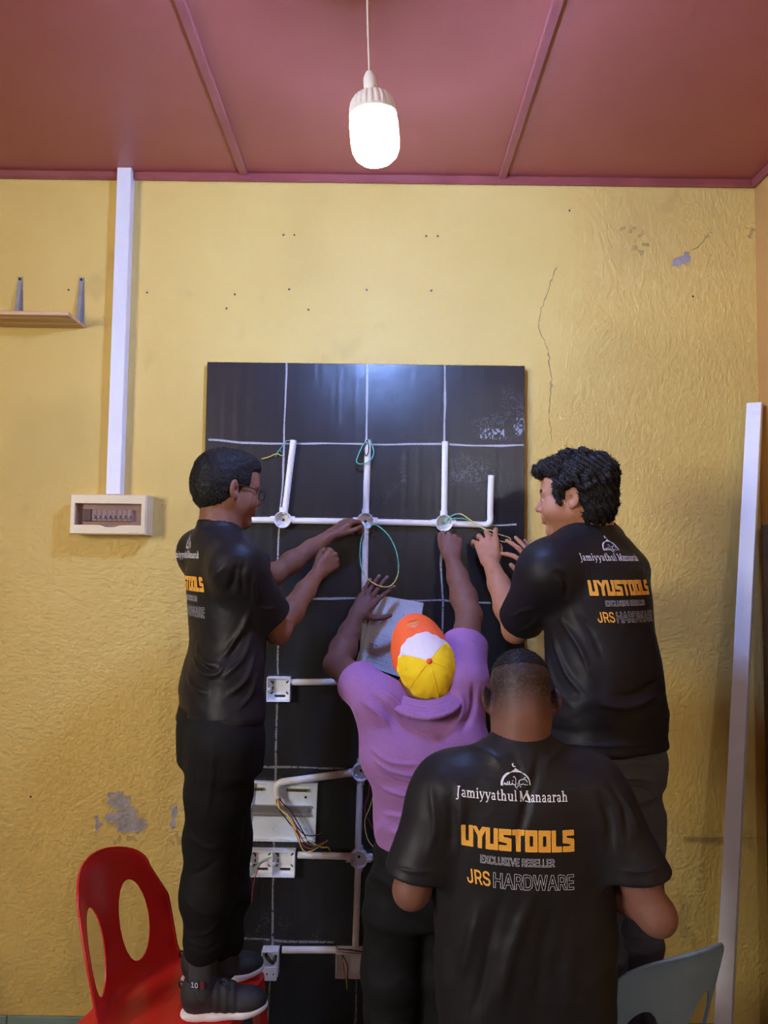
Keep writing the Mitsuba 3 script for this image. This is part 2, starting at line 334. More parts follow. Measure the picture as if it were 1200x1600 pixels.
# ------------------------------------------------------------------ conduit, boxes
PO = .0165                                  # pipe axis off the board
def PB(px, py, off=PO): return B(px, py, off)
def conduit(a, b, label, m='pvc', off=PO):
    t = single('conduit_pipe', label, 'pipe', pipe(PB(*a, off), PB(*b, off)), m, 40, 'white plastic conduit pipes on the board')
    return t
def saddle(a):
    pass
conduit((458.5, 688), (444.5, 803), 'leaning white conduit pipe rising from the leftmost round box')
conduit((376, 812.5), (431, 812.5), 'short white conduit pipe between the leftmost round box and a chin')
conduit((457, 813.5), (559, 815), 'white conduit pipe between the leftmost round box and the upper middle round box')
conduit((575, 688), (571.5, 801), 'upright white conduit pipe with a green wire coil on its top')
conduit((584, 815.5), (681, 817.5), 'white conduit pipe between the upper middle and the upper right round boxes')
conduit((695.5, 690), (694, 804), 'upright white conduit pipe standing above the upper right round box')
conduit((571, 828), (567, 1050), 'long upright white conduit pipe below the upper middle round box, passing behind the paper', 'used_pvc')
conduit((455, 1066), (553, 1065), 'white conduit pipe running right from the single socket box')
conduit((584, 1066), (640, 1071), 'white conduit pipe passing behind the yellow cap')
conduit((567.5, 1080), (565, 1188), 'upright white conduit pipe behind the sleeve of the purple shirt', 'used_pvc')
conduit((562.5, 1219), (559.5, 1322), 'upright white conduit pipe between the two lower round boxes')
conduit((548, 1338), (465, 1336), 'white conduit pipe between the double socket box and the lowest round box', 'used_pvc')
conduit((575, 1339), (614, 1340.5), 'short white conduit pipe right of the lowest round box, ending behind the purple shirt')
conduit((559.5, 1353), (555.5, 1477), 'upright white conduit pipe from the lowest round box down to the open box with wires', 'used_pvc')
conduit((441, 1484), (525, 1484), 'lowest white conduit pipe, level between the two bottom boxes')
conduit((380, 1331), (392, 1331), 'stub of white conduit pipe on the left of the double socket box')
# two bent lengths
e = [PB(706, 818.5), PB(740, 819.5), PB(757, 820), PB(763, 818.5), PB(766, 812), PB(766, 800), PB(766.5, 770), PB(767.5, 743)]
single('conduit_pipe', 'white conduit pipe bent upward at the right of the upper right round box', 'pipe', tube(np.vstack([e[:2], smooth_path(e[2:6], 5), e[6:]]), .0125, 24), 'pvc', 40, 'white plastic conduit pipes on the board')
e = [PB(552, 1207, .018), PB(500, 1214, .030), PB(446, 1221, .034), PB(438, 1223, .034), PB(433, 1228, .034), PB(432, 1236, .034), PB(433.5, 1246, .032)]
single('conduit_pipe', 'white conduit pipe bent down over the open consumer unit', 'pipe', tube(np.vstack([e[:2], smooth_path(e[2:], 5)]), .0132, 24), 'used_pvc', 40, 'white plastic conduit pipes on the board')

def facing(R=None):
    """local z to the camera side (-y), local x right, local y up"""
    return np.array([[1.0, 0, 0], [0, 0, -1], [0, 1, 0]])
def round_box(px, py, ways, label, r=.0325):
    t = thing('junction_box', label, 'junction box', 'round junction boxes on the board')
    c = B(px, py); R = facing()
    part(t, 'body', lathe([(0, .002), (0, 0), (r, 0), (r, .034), (r - .0028, .034), (r - .0028, .004), (0, .004)][1:], 40, R, c), 'box_white', 30)
    for a in ways:
        d = np.array([math.cos(math.radians(a)), 0, math.sin(math.radians(a))])
        p = c + d * (r - .003) + [0, -PO, 0]
        part(t, 'spigot', pipe(p, p + d * .018, .0148, .0024, 20), 'box_white', 40)
    for s in (-1, 1):
        q = c + np.array([s * (r - .009) * .75, -.006, s * (r - .009) * .66])
        part(t, 'screw_lug', lathe([(.0045, 0), (.0045, .022), (.0018, .022), (.0018, .016), (0, .016)], 14, R, q), 'box_white', 30)
    part(t, 'screw', lathe([(.0055, 0), (.0055, .002), (.003, .003), (0, .003)], 14, R, c + [0, -.004, 0]), 'dark', 30)
    return t
round_box(443, 812.5, (90, 180, 0), 'round white junction box nearest the boy with glasses')
round_box(571, 814.5, (90, 180, 0, 270), 'round white junction box with the big green wire loop')
round_box(693, 817.5, (90, 180, 0), 'round white junction box touched by the fist of the man in purple')
round_box(568, 1066, (90, 180, 0, 270), 'round white junction box behind the sleeve of the purple shirt')
round_box(564, 1203.5, (90, 186, 270), 'round white junction box where the red and yellow wires come out')
round_box(561, 1338, (90, 180, 0, 270), 'lowest round white junction box on the board')

def back_box(px, py, w, h, label, depth=.038, tilt=0.0, gang=1, plain=False):
    """an open flush box: walls, back with knockouts and slots"""
    t = thing('socket_box', label, 'socket box')
    c = B(px, py); R = facing() @ trimesh.transformations.rotation_matrix(tilt, [0, 0, 1])[:3, :3]
    m = cube3((-w / 2, -h / 2, 0), (w / 2, h / 2, depth)) - cube3((-w / 2 + .0028, -h / 2 + .0028, .003), (w / 2 - .0028, h / 2 - .0028, .1))
    part(t, 'shell', moved(tri(m), R, c), 'box_white', False)
    gw = w / gang
    for g in range(gang):
        x0 = -w / 2 + gw * (g + .5)
        if g: part(t, 'divider', moved(bevel(.004, h - .006, depth - .006, .0005, (x0 - gw / 2, 0, depth / 2)), R, c), 'box_white', False)
        if plain: continue
        part(t, 'knockout_ring', moved(lathe([(.010, 0), (.013, 0), (.013, .002), (.010, .002), (.010, 0)], 24, None, (x0, .002, .003)), R, c), 'box_white', 30)
        part(t, 'cable_slot', moved(bevel(.040, .009, .001, .0003, (x0 + .003, -h / 2 + .016, .0035)), R, c), 'dark', False)
        for sx, sy, rot in ((-.030, .024, .8), (.030, .024, -.8), (-.030, -.018, -.8), (.030, -.018, .8)):
            part(t, 'screw_slot', moved(moved(bevel(.005, .012, .001, .0003), frame((0, 0, 1), (math.cos(rot), math.sin(rot), 0)), (x0 + sx * gw / .09, sy, .0035)), R, c), 'dark', False)
        for sy in (-.010, .010):
            part(t, 'screw_slot', moved(bevel(.005, .012, .001, .0003, (x0 - .026 * gw / .09, sy + .01, .0035)), R, c), 'dark', False)
        for sx in (-1, 1):
            part(t, 'screw_lug', moved(bevel(.009, .010, depth - .006, .002, (x0 + sx * (gw / 2 - .0075), 0, depth / 2)), R, c), 'box_white', 30)
    return t, c, R
def at_px(*p): return np.linalg.norm(B(p[0], p[1]) - B(p[2], p[3]))
back_box(437, 1075, .0885, .0905, 'single open white socket box beside the shirt hem of the boy with glasses')
t, c, R = back_box(427, 1344, .172, .094, 'double open white socket box under the consumer unit', gang=2)
t, c, R = back_box(424, 1497, .062, .092, 'white box with its cover half off beside the toes of the shoes', .042, plain=True)
part(t, 'cover', moved(bevel(.072, .050, .006, .0015, (-.008, -.030, .047)), R, c), 'box_white', 30)
for sx in (-.024, 0, .024): part(t, 'cover_screw', moved(lathe([(.0028, 0), (.0028, .001), (0, .0012)], 12, None, (-.008 + sx, -.030, .0499)), R, c), 'dark', 30)
part(t, 'cable_loom', moved(tube(smooth_path([(-.02, .02, .012), (-.005, .012, .03), (.012, .0, .03), (.02, .02, .016)]), .006, 10), R, c), 'dark', True)
t, c, R = back_box(564, 1497, .185, .088, 'long open white box at the foot of the board with wires hanging out', .055, plain=True)

# open consumer unit
cu = thing('consumer_unit', 'open white metal consumer unit base with a mounting rail and loose wires', 'consumer unit')
q = [np.array(bxz(*p)) for p in ((398, 1219), (497, 1222), (493, 1313), (386, 1311))]
poly = np.array([q[3], q[2], q[1], q[0]])
def plate(pl, y0, y1):
    v = np.array([[x, y, z] for y in (y0, y1) for x, z in pl]); n = len(pl)
    return trimesh.convex.convex_hull(v)
part(cu, 'base_plate', plate(poly, -BT - .0005, -BT - .004), 'painted_steel', False)
def lerp(u, v): return (poly[0] * (1 - u) + poly[1] * u) * (1 - v) + (poly[3] * (1 - u) + poly[2] * u) * v
def quad(u0, u1, v0, v1): return [lerp(u0, v0), lerp(u1, v0), lerp(u1, v1), lerp(u0, v1)]
for n_, (u0, u1, v0, v1), d in (('side_lip', (0, .012, 0, 1), .016), ('side_lip', (.988, 1, 0, 1), .016), ('top_lip', (0, 1, .975, 1), .020), ('bottom_lip', (0, 1, 0, .02), .020)):
    part(cu, n_, plate(quad(u0, u1, v0, v1), -BT - .003, -BT - d), 'painted_steel', False)
part(cu, 'mounting_rail', join(plate(quad(.0, .91, .42, .60), -BT - .004, -BT - .010), plate(quad(.0, .91, .42, .45), -BT - .010, -BT - .016), plate(quad(.0, .91, .57, .60), -BT - .010, -BT - .016)), 'steel', False)
for u0, u1 in ((.02, .16), (.52, .86)):
    part(cu, 'terminal_bar', plate(quad(u0, u1, .845, .885), -BT - .004, -BT - .014), 'brass', False)
    for k in range(int((u1 - u0) / .045)):
        part(cu, 'terminal_screw', plate(quad(u0 + .01 + .045 * k, u0 + .03 + .045 * k, .85, .88), -BT - .014, -BT - .017), 'dark', False)
hp = lerp(.82, .74); part(cu, 'mounting_hole', lathe([(.005, 0), (.005, .0012), (0, .0012)], 16, facing(), (hp[0], -BT - .004, hp[1])), 'dark', 30)
hp = lerp(.40, .19); part(cu, 'knockout_ring', lathe([(.010, 0), (.012, 0), (.012, .0016), (.010, .0016), (.010, 0)], 24, facing(), (hp[0], -BT - .004, hp[1])), 'painted_steel', 30)
hp = lerp(.86, .53); part(cu, 'rail_screw', lathe([(.006, 0), (.006, .003), (0, .004)], 16, facing(), (hp[0], -BT - .010, hp[1])), 'steel', 30)

# ------------------------------------------------------------------ wires
mat('wire_green', (.10, .46, .36), .4); mat('wire_yellow', (.72, .56, .12), .4); mat('wire_red', (.35, .035, .045), .4); mat('wire_black', (.012, .012, .014), .4)
mat('wire_pale', (.62, .68, .38), .4); mat('wire_brown', (.22, .10, .06), .45)
mat('wire_green_yellow', mikit.proc(lambda p, n, uv: MIX((.10, .50, .38), (.78, .62, .16), SS(-.03, .03, float(W(575, 893, .05)[2]) - p.z))), .4)
mat('wire_loop_right', mikit.proc(lambda p, n, uv: MIX((.10, .50, .38), (.80, .66, .22), SS(-.02, .02, p.x - float(W(716, 818, .05)[0])))), .4)
WG = 'loose electrical wires on the board'
def wire(label, color, pts, r=.0018):
    return single('wire', label, 'wire', tube(smooth_path([PB(*p) for p in pts], 8), r, 8), color, True, WG)
wire('thin pale green wire curling beside the head of the boy with glasses', 'wire_green', [(440, 707, .004), (437, 703, .012), (434, 706, .010), (433, 709, .004)], .0016)
wire('short yellow wire ending above the glasses, left of the leaning pipe', 'wire_yellow', [(409, 717, .012), (420, 714, .014), (432, 709, .012), (440, 712, .006), (444, 711, .003)], .0018)
wire('thin green wire looping down from the top of the leaning pipe', 'wire_green', [(455, 689, .016), (447, 689, .014), (441, 697, .010), (434, 707, .010), (430, 714, .008)], .0016)
wire('green wire coiled over the top of the middle pipe', 'wire_green', [(572, 690, .030), (566, 697, .028), (559, 713, .034), (557, 721, .036), (562, 725, .036), (573, 723, .038), (581, 716, .036), (584, 706, .034), (581, 694, .032), (577, 687, .030), (573, 690, .028)], .0022)
wire('black wire hooked on the top of the middle pipe', 'wire_black', [(573, 692, .031), (569, 701, .034), (571, 712, .036), (575, 708, .036), (576, 697, .034), (573, 688, .031), (568, 700, .024), (560, 725, .012), (558, 732, .010), (564, 736, .010), (569, 734, .008)], .0020)
wire('big loop of wire turning from green to yellow below the upper middle round box', 'wire_green_yellow', [(577, 826, .020), (583, 820, .045), (594, 824, .06), (608, 838, .07), (618, 858, .075), (622.5, 880, .078), (621, 900, .08), (612, 914, .085), (600, 917, .088), (585, 912, .085), (571, 900, .08), (564, 884, .07), (562.5, 862, .06), (565, 840, .05), (569, 828, .03), (573, 818, .018)], .0022)
wire('yellow wire arching out of the upper right round box to a long flat loop', 'wire_loop_right', [(690, 822, .012), (698, 812, .030), (710, 804, .04), (720, 803, .045), (730, 809, .045), (742, 818, .045), (756, 826, .05), (768, 829, .055), (780, 835, .06), (793, 839, .06), (798, 843, .06), (793, 847, .06), (780, 845, .06), (772, 838, .055), (764, 832, .05)], .0022)
wire('green wire lying over the bent pipe beside the upper right round box', 'wire_green', [(697, 818, .014), (703, 811, .030), (716, 810, .036), (730, 812, .038), (745, 820, .042), (757, 828, .045)], .0020)
for i, (lab, colr, pts) in enumerate([
    ('black wire of the consumer unit bundle with its end pointing right', 'wire_black', [(433, 1240, .034), (437, 1256, .04), (451, 1270, .045), (462, 1288, .045), (473, 1302, .04), (485, 1306, .05), (500, 1303, .055), (511, 1298, .06)]),
    ('black wire of the consumer unit bundle lying on the right of the others', 'wire_black', [(434, 1240, .036), (441, 1254, .045), (454, 1267, .05), (466, 1287, .05), (476, 1305, .04), (482, 1316, .04), (493, 1321, .045)]),
    ('black wire at the left of the consumer unit bundle, ending at the plate foot', 'wire_black', [(431, 1240, .034), (434, 1260, .04), (446, 1278, .045), (458, 1293, .045), (470, 1307, .045), (480, 1312, .045), (492, 1318, .05), (500, 1322, .05)]),
    ('yellow wire of the consumer unit bundle reaching the bottom pipe', 'wire_yellow', [(431, 1240, .032), (432, 1256, .042), (441, 1268, .05), (451, 1277, .052), (459, 1296, .05), (466, 1313, .045), (475, 1330, .04), (485, 1330, .045), (497, 1324, .05), (512, 1313, .055)]),
    ('yellow wire of the consumer unit bundle bent at its tip', 'wire_yellow', [(433, 1240, .030), (436, 1262, .048), (448, 1272, .055), (456, 1284, .055), (464, 1304, .05), (476, 1310, .05), (490, 1318, .055), (503, 1324, .055), (512, 1324, .055), (516, 1330, .055)]),
    ('dark red wire of the consumer unit bundle curling over its foot', 'wire_red', [(432, 1241, .030), (439, 1258, .04), (453, 1273, .045), (463, 1294, .048), (471, 1317, .05), (484, 1326, .055), (498, 1320, .055), (508, 1315, .055)]),
    ('brown wire in the middle of the consumer unit bundle', 'wire_brown', [(434, 1241, .030), (441, 1260, .04), (455, 1275, .042), (465, 1296, .044), (474, 1314, .05), (490, 1321, .055), (504, 1320, .055)])]):
    wire(lab, colr, [(a, b, c + (.0045 * (i - 2) if j else 0)) for j, (a, b, c) in enumerate(pts)], .0021)
wire('green wire hanging out of the double socket box', 'wire_green', [(424, 1340, .014), (414, 1343, .032), (402, 1352, .05), (392, 1368, .052), (385, 1382, .05), (381, 1396, .05)], .0020)
wire('dark red wire hanging out of the double socket box', 'wire_red', [(420, 1343, .012), (407, 1350, .03), (401, 1364, .05), (396, 1382, .05), (393, 1410, .05)], .0018)
wire('dark red wire winding down the right of the pipe between the lower round boxes', 'wire_red', [(566, 1206, .012), (577, 1212, .04), (576, 1240, .045), (570, 1262, .045), (574, 1278, .045), (586, 1300, .045), (598, 1325, .05), (606, 1345, .05), (607, 1352, .05)], .0020)
wire('yellow and green wire winding down right of the lower round boxes to the trousers', 'wire_green_yellow', [(566, 1204, .012), (577, 1208, .05), (585, 1232, .055), (579, 1258, .055), (570, 1284, .05), (575, 1312, .05), (590, 1330, .05), (606, 1345, .05)], .0022)
wire('pale green wire drooping from the short pipe in front of the black trousers', 'wire_green', [(607, 1348, .05), (598, 1362, .055), (591, 1378, .055), (589, 1392, .055), (590, 1404, .055)], .0020)
wire('black wire lying in the long open box', 'wire_black', [(528, 1483, .045), (545, 1484, .05), (565, 1487, .05), (585, 1488, .05)], .0022)
wire('orange brown wire lying in the long open box', 'wire_brown', [(530, 1487, .04), (548, 1489, .05), (566, 1490, .052), (586, 1491, .05)], .0020)
wire('black wire hanging out of the long open box', 'wire_black', [(532, 1488, .03), (538, 1497, .06), (543, 1510, .066), (543, 1526, .066), (541, 1534, .066)], .0020)
wire('dark red wire hanging out of the long open box beside a black one', 'wire_red', [(534, 1490, .03), (536, 1503, .06), (538, 1518, .068), (541, 1533, .068)], .0018)
wire('yellowish wire with the lowest tip, hanging out of the long open box', 'wire_yellow', [(536, 1500, .058), (538, 1514, .066), (541, 1528, .070), (542, 1546, .070)], .0018)

# ------------------------------------------------------------------ the paper under the hand
def paper_print(p, n, uv):
    u, v = uv.x, uv.y
    c = mi.Color3f(.68, .72, .80)
    ink = mi.Float(0)
    for y in (.05, .10, .155, .20, .33, .41): ink = dr.maximum(ink, SS(.0035, .001, dr.abs(v - y)) * SS(.08, .1, u) * SS(.95, .9, u) * .30)
    for x in (.10, .52, .70): ink = dr.maximum(ink, SS(.004, .001, dr.abs(u - x)) * SS(.05, .06, v) * SS(.42, .40, v) * .25)
    txt = SS(.35, .5, N(u * 90, v * 24, 1.0))
    for y, a, b, k in ((.305, .12, .30, 1.0), (.27, .12, .26, .5), (.235, .12, .22, .6), (.18, .12, .45, .5), (.125, .12, .6, .5), (.075, .12, .6, .5), (.46, .2, .5, .35)):
        ink = dr.maximum(ink, SS(.011, .007, dr.abs(v - y)) * SS(a, a + .01, u) * SS(b, b - .01, u) * txt * k * .75)
    for cx, cy in ((.46, .80), (.64, .80), (.50, .92), (.26, .62), (.70, .55)):
        ink = dr.maximum(ink, SS(.018, .008, dr.sqrt(dr.square((u - cx)) + dr.square((v - cy) * 1.4))) * .6)
    return MIX(c, (.06, .07, .11), ink)
mat('printed_paper', mikit.proc(paper_print), .7, .2)
def paper():
    nu, nv = 40, 56; q = [(598, 931), (662, 942), (624, 1063), (556, 1033)]
    tl, tr, br, bl = (B(*p) for p in ((589, 929), (662, 942), (641, 1063), (556, 1034)))
    v, uv = [], []
    axis_t, axis_b = PB(569.5, 900), PB(567.5, 1050)
    for j in range(nv):
        for i in range(nu):
            a, b = i / (nu - 1), j / (nv - 1)
            p = (bl * (1 - a) + br * a) * (1 - b) + (tl * (1 - a) + tr * a) * b
            ax = axis_b + (axis_t - axis_b) * (p[2] - axis_b[2]) / (axis_t[2] - axis_b[2])
            d = abs(p[0] - ax[0])
            lift = PO + math.sqrt(max(.0152 ** 2 - min(d, .0152) ** 2, 0)) if d < .0152 else PO * math.exp(-(d - .0152) / .012)
            p = p + np.array([0, -max(lift, .003) - .0012 - .004 * math.sin(a * 3) * (1 - b), 0])
            v.append(p); uv.append((a, b))
    v, uv = np.array(v), np.array(uv); idx = np.arange(nu * nv).reshape(nv, nu)
    f = np.vstack([np.stack([idx[:-1, :-1].ravel(), idx[:-1, 1:].ravel(), idx[1:, 1:].ravel()], 1), np.stack([idx[:-1, :-1].ravel(), idx[1:, 1:].ravel(), idx[1:, :-1].ravel()], 1)])
    n = len(v); back = v + [0, .0006, 0]
    f2 = f[:, ::-1] + n
    m = trimesh.Trimesh(np.vstack([v, back]), np.vstack([f, f2]), process=False)
    single('paper_sheet', 'printed white paper sheet held on the board under a dark hand', 'paper', m, 'printed_paper', True, uv=np.vstack([uv, uv]))
paper()
# ------------------------------------------------------------------ things on the wall
# square trunking from the ceiling to the breaker box
TD = .046
a, b = W(190.5, 268, TD), W(180, 772, TD)
a[2] = ZC - .0006; b[2] = W(110, 771, .082)[2] + .001
ct = thing('cable_trunking', 'square white cable trunking running from the ceiling down to the breaker box', 'trunking')
part(ct, 'channel', bevel(.054, TD - .012, a[2] - b[2], .001, ((a[0] + b[0]) / 2, -(TD - .012) / 2, (a[2] + b[2]) / 2)), 'white_plastic', False)
part(ct, 'cover', bevel(.057, .0125, a[2] - b[2], .002, ((a[0] + b[0]) / 2, -TD + .006, (a[2] + b[2]) / 2)), 'white_plastic', False)
# a loose length leaning in the right corner
lt = thing('cable_trunking', 'loose length of white cable trunking leaning upright against the wall at the right', 'trunking')
a, b = W(1180, 632, .045), W(1131, 1600, .26)
b = a + (b - a) * (a[2] - .002) / (a[2] - b[2])
d = unit(a - b); R = frame(d, (math.cos(.62), -math.sin(.62), 0)); L = np.linalg.norm(a - b)
def chan(sx, sy): return cube3((-sx / 2, -sy / 2, 0), (sx / 2, sy / 2, L)) - cube3((-sx / 2 + .002, -sy / 2 + .002, -.01), (sx / 2 - .002, sy / 2 - .002, L + .01))
part(lt, 'channel', moved(tri(chan(.050, .050)), R, b), 'white_plastic', False)
part(lt, 'cover', moved(bevel(.053, .008, L - .004, .0015, (0, -.0255, L / 2)), R, b), 'white_plastic', False)

# breaker box
bb = thing('breaker_box', 'cream wall breaker box with a smoky window, under the white trunking', 'breaker box')
BD = .082
p0, p1 = W(110, 772, BD), W(227, 836, BD)
cx, cz, bw, bh = (p0[0] + p1[0]) / 2, (p0[2] + p1[2]) / 2, p1[0] - p0[0], p0[2] - p1[2]
q0, q1 = W(117, 786, BD), W(220, 821, BD)
body = cube3((-bw / 2, -BD + .014, -bh / 2), (bw / 2, 0, bh / 2)) - cube3((-bw / 2 + .02, -.2, -bh / 2 + .02), (bw / 2 - .02, -.03, bh / 2 - .02))
part(bb, 'back_shell', moved(tri(body), None, (cx, 0, cz)), 'box_cream', False)
win = cube3((q0[0] - cx, -.2, q1[2] - cz), (q1[0] - cx, .1, q0[2] - cz))
tongue = m3.Manifold.hull_points(np.array([[x, y, z] for y in (-.2, .1) for x, z in ((-.045 + .01, q1[2] - cz + .002), (.045 + .01, q1[2] - cz + .002), (.018 + .01, q1[2] - cz - .008), (-.018 + .01, q1[2] - cz - .008))]))
cov = m3.Manifold.hull_points(np.array([[sx * (bw / 2 - ix), y, sz * (bh / 2 - iz)] for sx in (-1, 1) for sz in (-1, 1) for y, ix, iz in ((-BD + .020, -.002, 0), (-BD + .006, -.002, 0), (-BD, .004, .004))]))
part(bb, 'cover', moved(tri(cov - win - tongue), None, (cx, 0, cz)), 'box_cream', False)
mat('smoked', (.55, .47, .45), .3, .5)
part(bb, 'window_back', bevel(q1[0] - q0[0] + .006, .004, q0[2] - q1[2] + .024, .001, ((q0[0] + q1[0]) / 2, -.046, (q0[2] + q1[2]) / 2)), 'smoked', False)
mat('breaker_grey', (.22, .19, .19), .5); mat('breaker_dark', (.13, .12, .12), .4); mat('breaker_light', (.62, .56, .54), .5)
bx = lambda px: W(px, 804, BD - .01)[0]
zc = W(170, 805, BD)[2]
part(bb, 'main_switch', bevel(.036, .022, .046, .002, (bx(134), -.054, zc)), 'breaker_dark', 30)
for k in range(8):
    br = part(bb, 'breaker', bevel(.0185, .022, .044, .0015, (bx(146) + .0195 * k, -.054, zc)), 'breaker_light', 30)
    part(br, 'toggle', bevel(.010, .012, .012, .001, (bx(146) + .0195 * k, -.0665, zc - .006)), 'breaker_dark', False)
scene['smoked_glass'] = {'type': 'thindielectric', 'int_ior': 1.5, 'specular_transmittance': {'type': 'rgb', 'value': [.86, .80, .78]}}
g = W(0, 0, 0)
part(bb, 'window_pane', bevel(q1[0] - q0[0] + .004, .0016, q0[2] - q1[2] + .020, .0003, ((q0[0] + q1[0]) / 2, -BD + .012, (q0[2] + q1[2]) / 2 - .003)), 'smoked_glass', False)
for k in range(5):
    part(bb, 'logo_mark', bevel(.0035, .0006, .0022, .0002, (W(203 + 3.2 * k, 833, BD)[0], -BD - .0002, W(205, 832.5, BD)[2])), 'breaker_grey', False)

# little shelf
mat('pine', mikit.proc(lambda p, n, uv: MIX((.40, .24, .115), (.58, .38, .20), SS(.3, .7, F(p.x * 3, p.y * 46 + p.z * 20, 2.0, 3)))), .55)
sh = thing('wall_shelf', 'small pine wall shelf with two steel brackets at the left edge of the photo', 'shelf')
rb = W(134, 516, .004); fr = W(105, 489, .158)
x0 = W(9, 513, .004)[0] - .02; x1 = (rb[0] + fr[0]) / 2; zb = (rb[2] + fr[2]) / 2
for k in range(3):
    part(sh, 'board_strip', bevel(x1 - x0, .0508, .015, .0012, ((x0 + x1) / 2, -.004 - .0254 - .0513 * k, zb + .0075)), 'pine', False)
for px, py in ((31, 432), (127, 433)):
    t0 = W(px, py, .006); zt = t0[2]; xb = t0[0]
    prof = np.array([(-.009, zt), (.009, zt), (.017, zb + .015), (-.017, zb + .015)])
    v = np.array([[xb + dx, y, z] for y in (-.001, -.004) for dx, z in prof])
    br = part(sh, 'bracket', join(trimesh.convex.convex_hull(v), bevel(.022, .13, .003, .0008, (xb, -.066, zb + .0165))), 'dull_steel', False)
    v = np.array([[xb + dx, y, z] for dx in (-.0075, .0075) for y, z in ((-.003, zt - .02), (-.003, zb + .018), (-.026, zb + .018), (-.007, zt - .02))])
    part(br, 'gusset', trimesh.convex.convex_hull(v), 'dull_steel', False)
    part(br, 'screw', lathe([(.0055, 0), (.0055, .002), (.002, .003), (0, .003)], 12, facing(), (xb, -.004, zt - .010)), 'dark', 30)
for px in (17, 78):
    c = W(px, 484, .10); part(sh, 'screw', lathe([(.004, 0), (.004, .008), (.0065, .010), (0, .011)], 12, None, (c[0], -.10, zb + .015)), 'dark', 30)
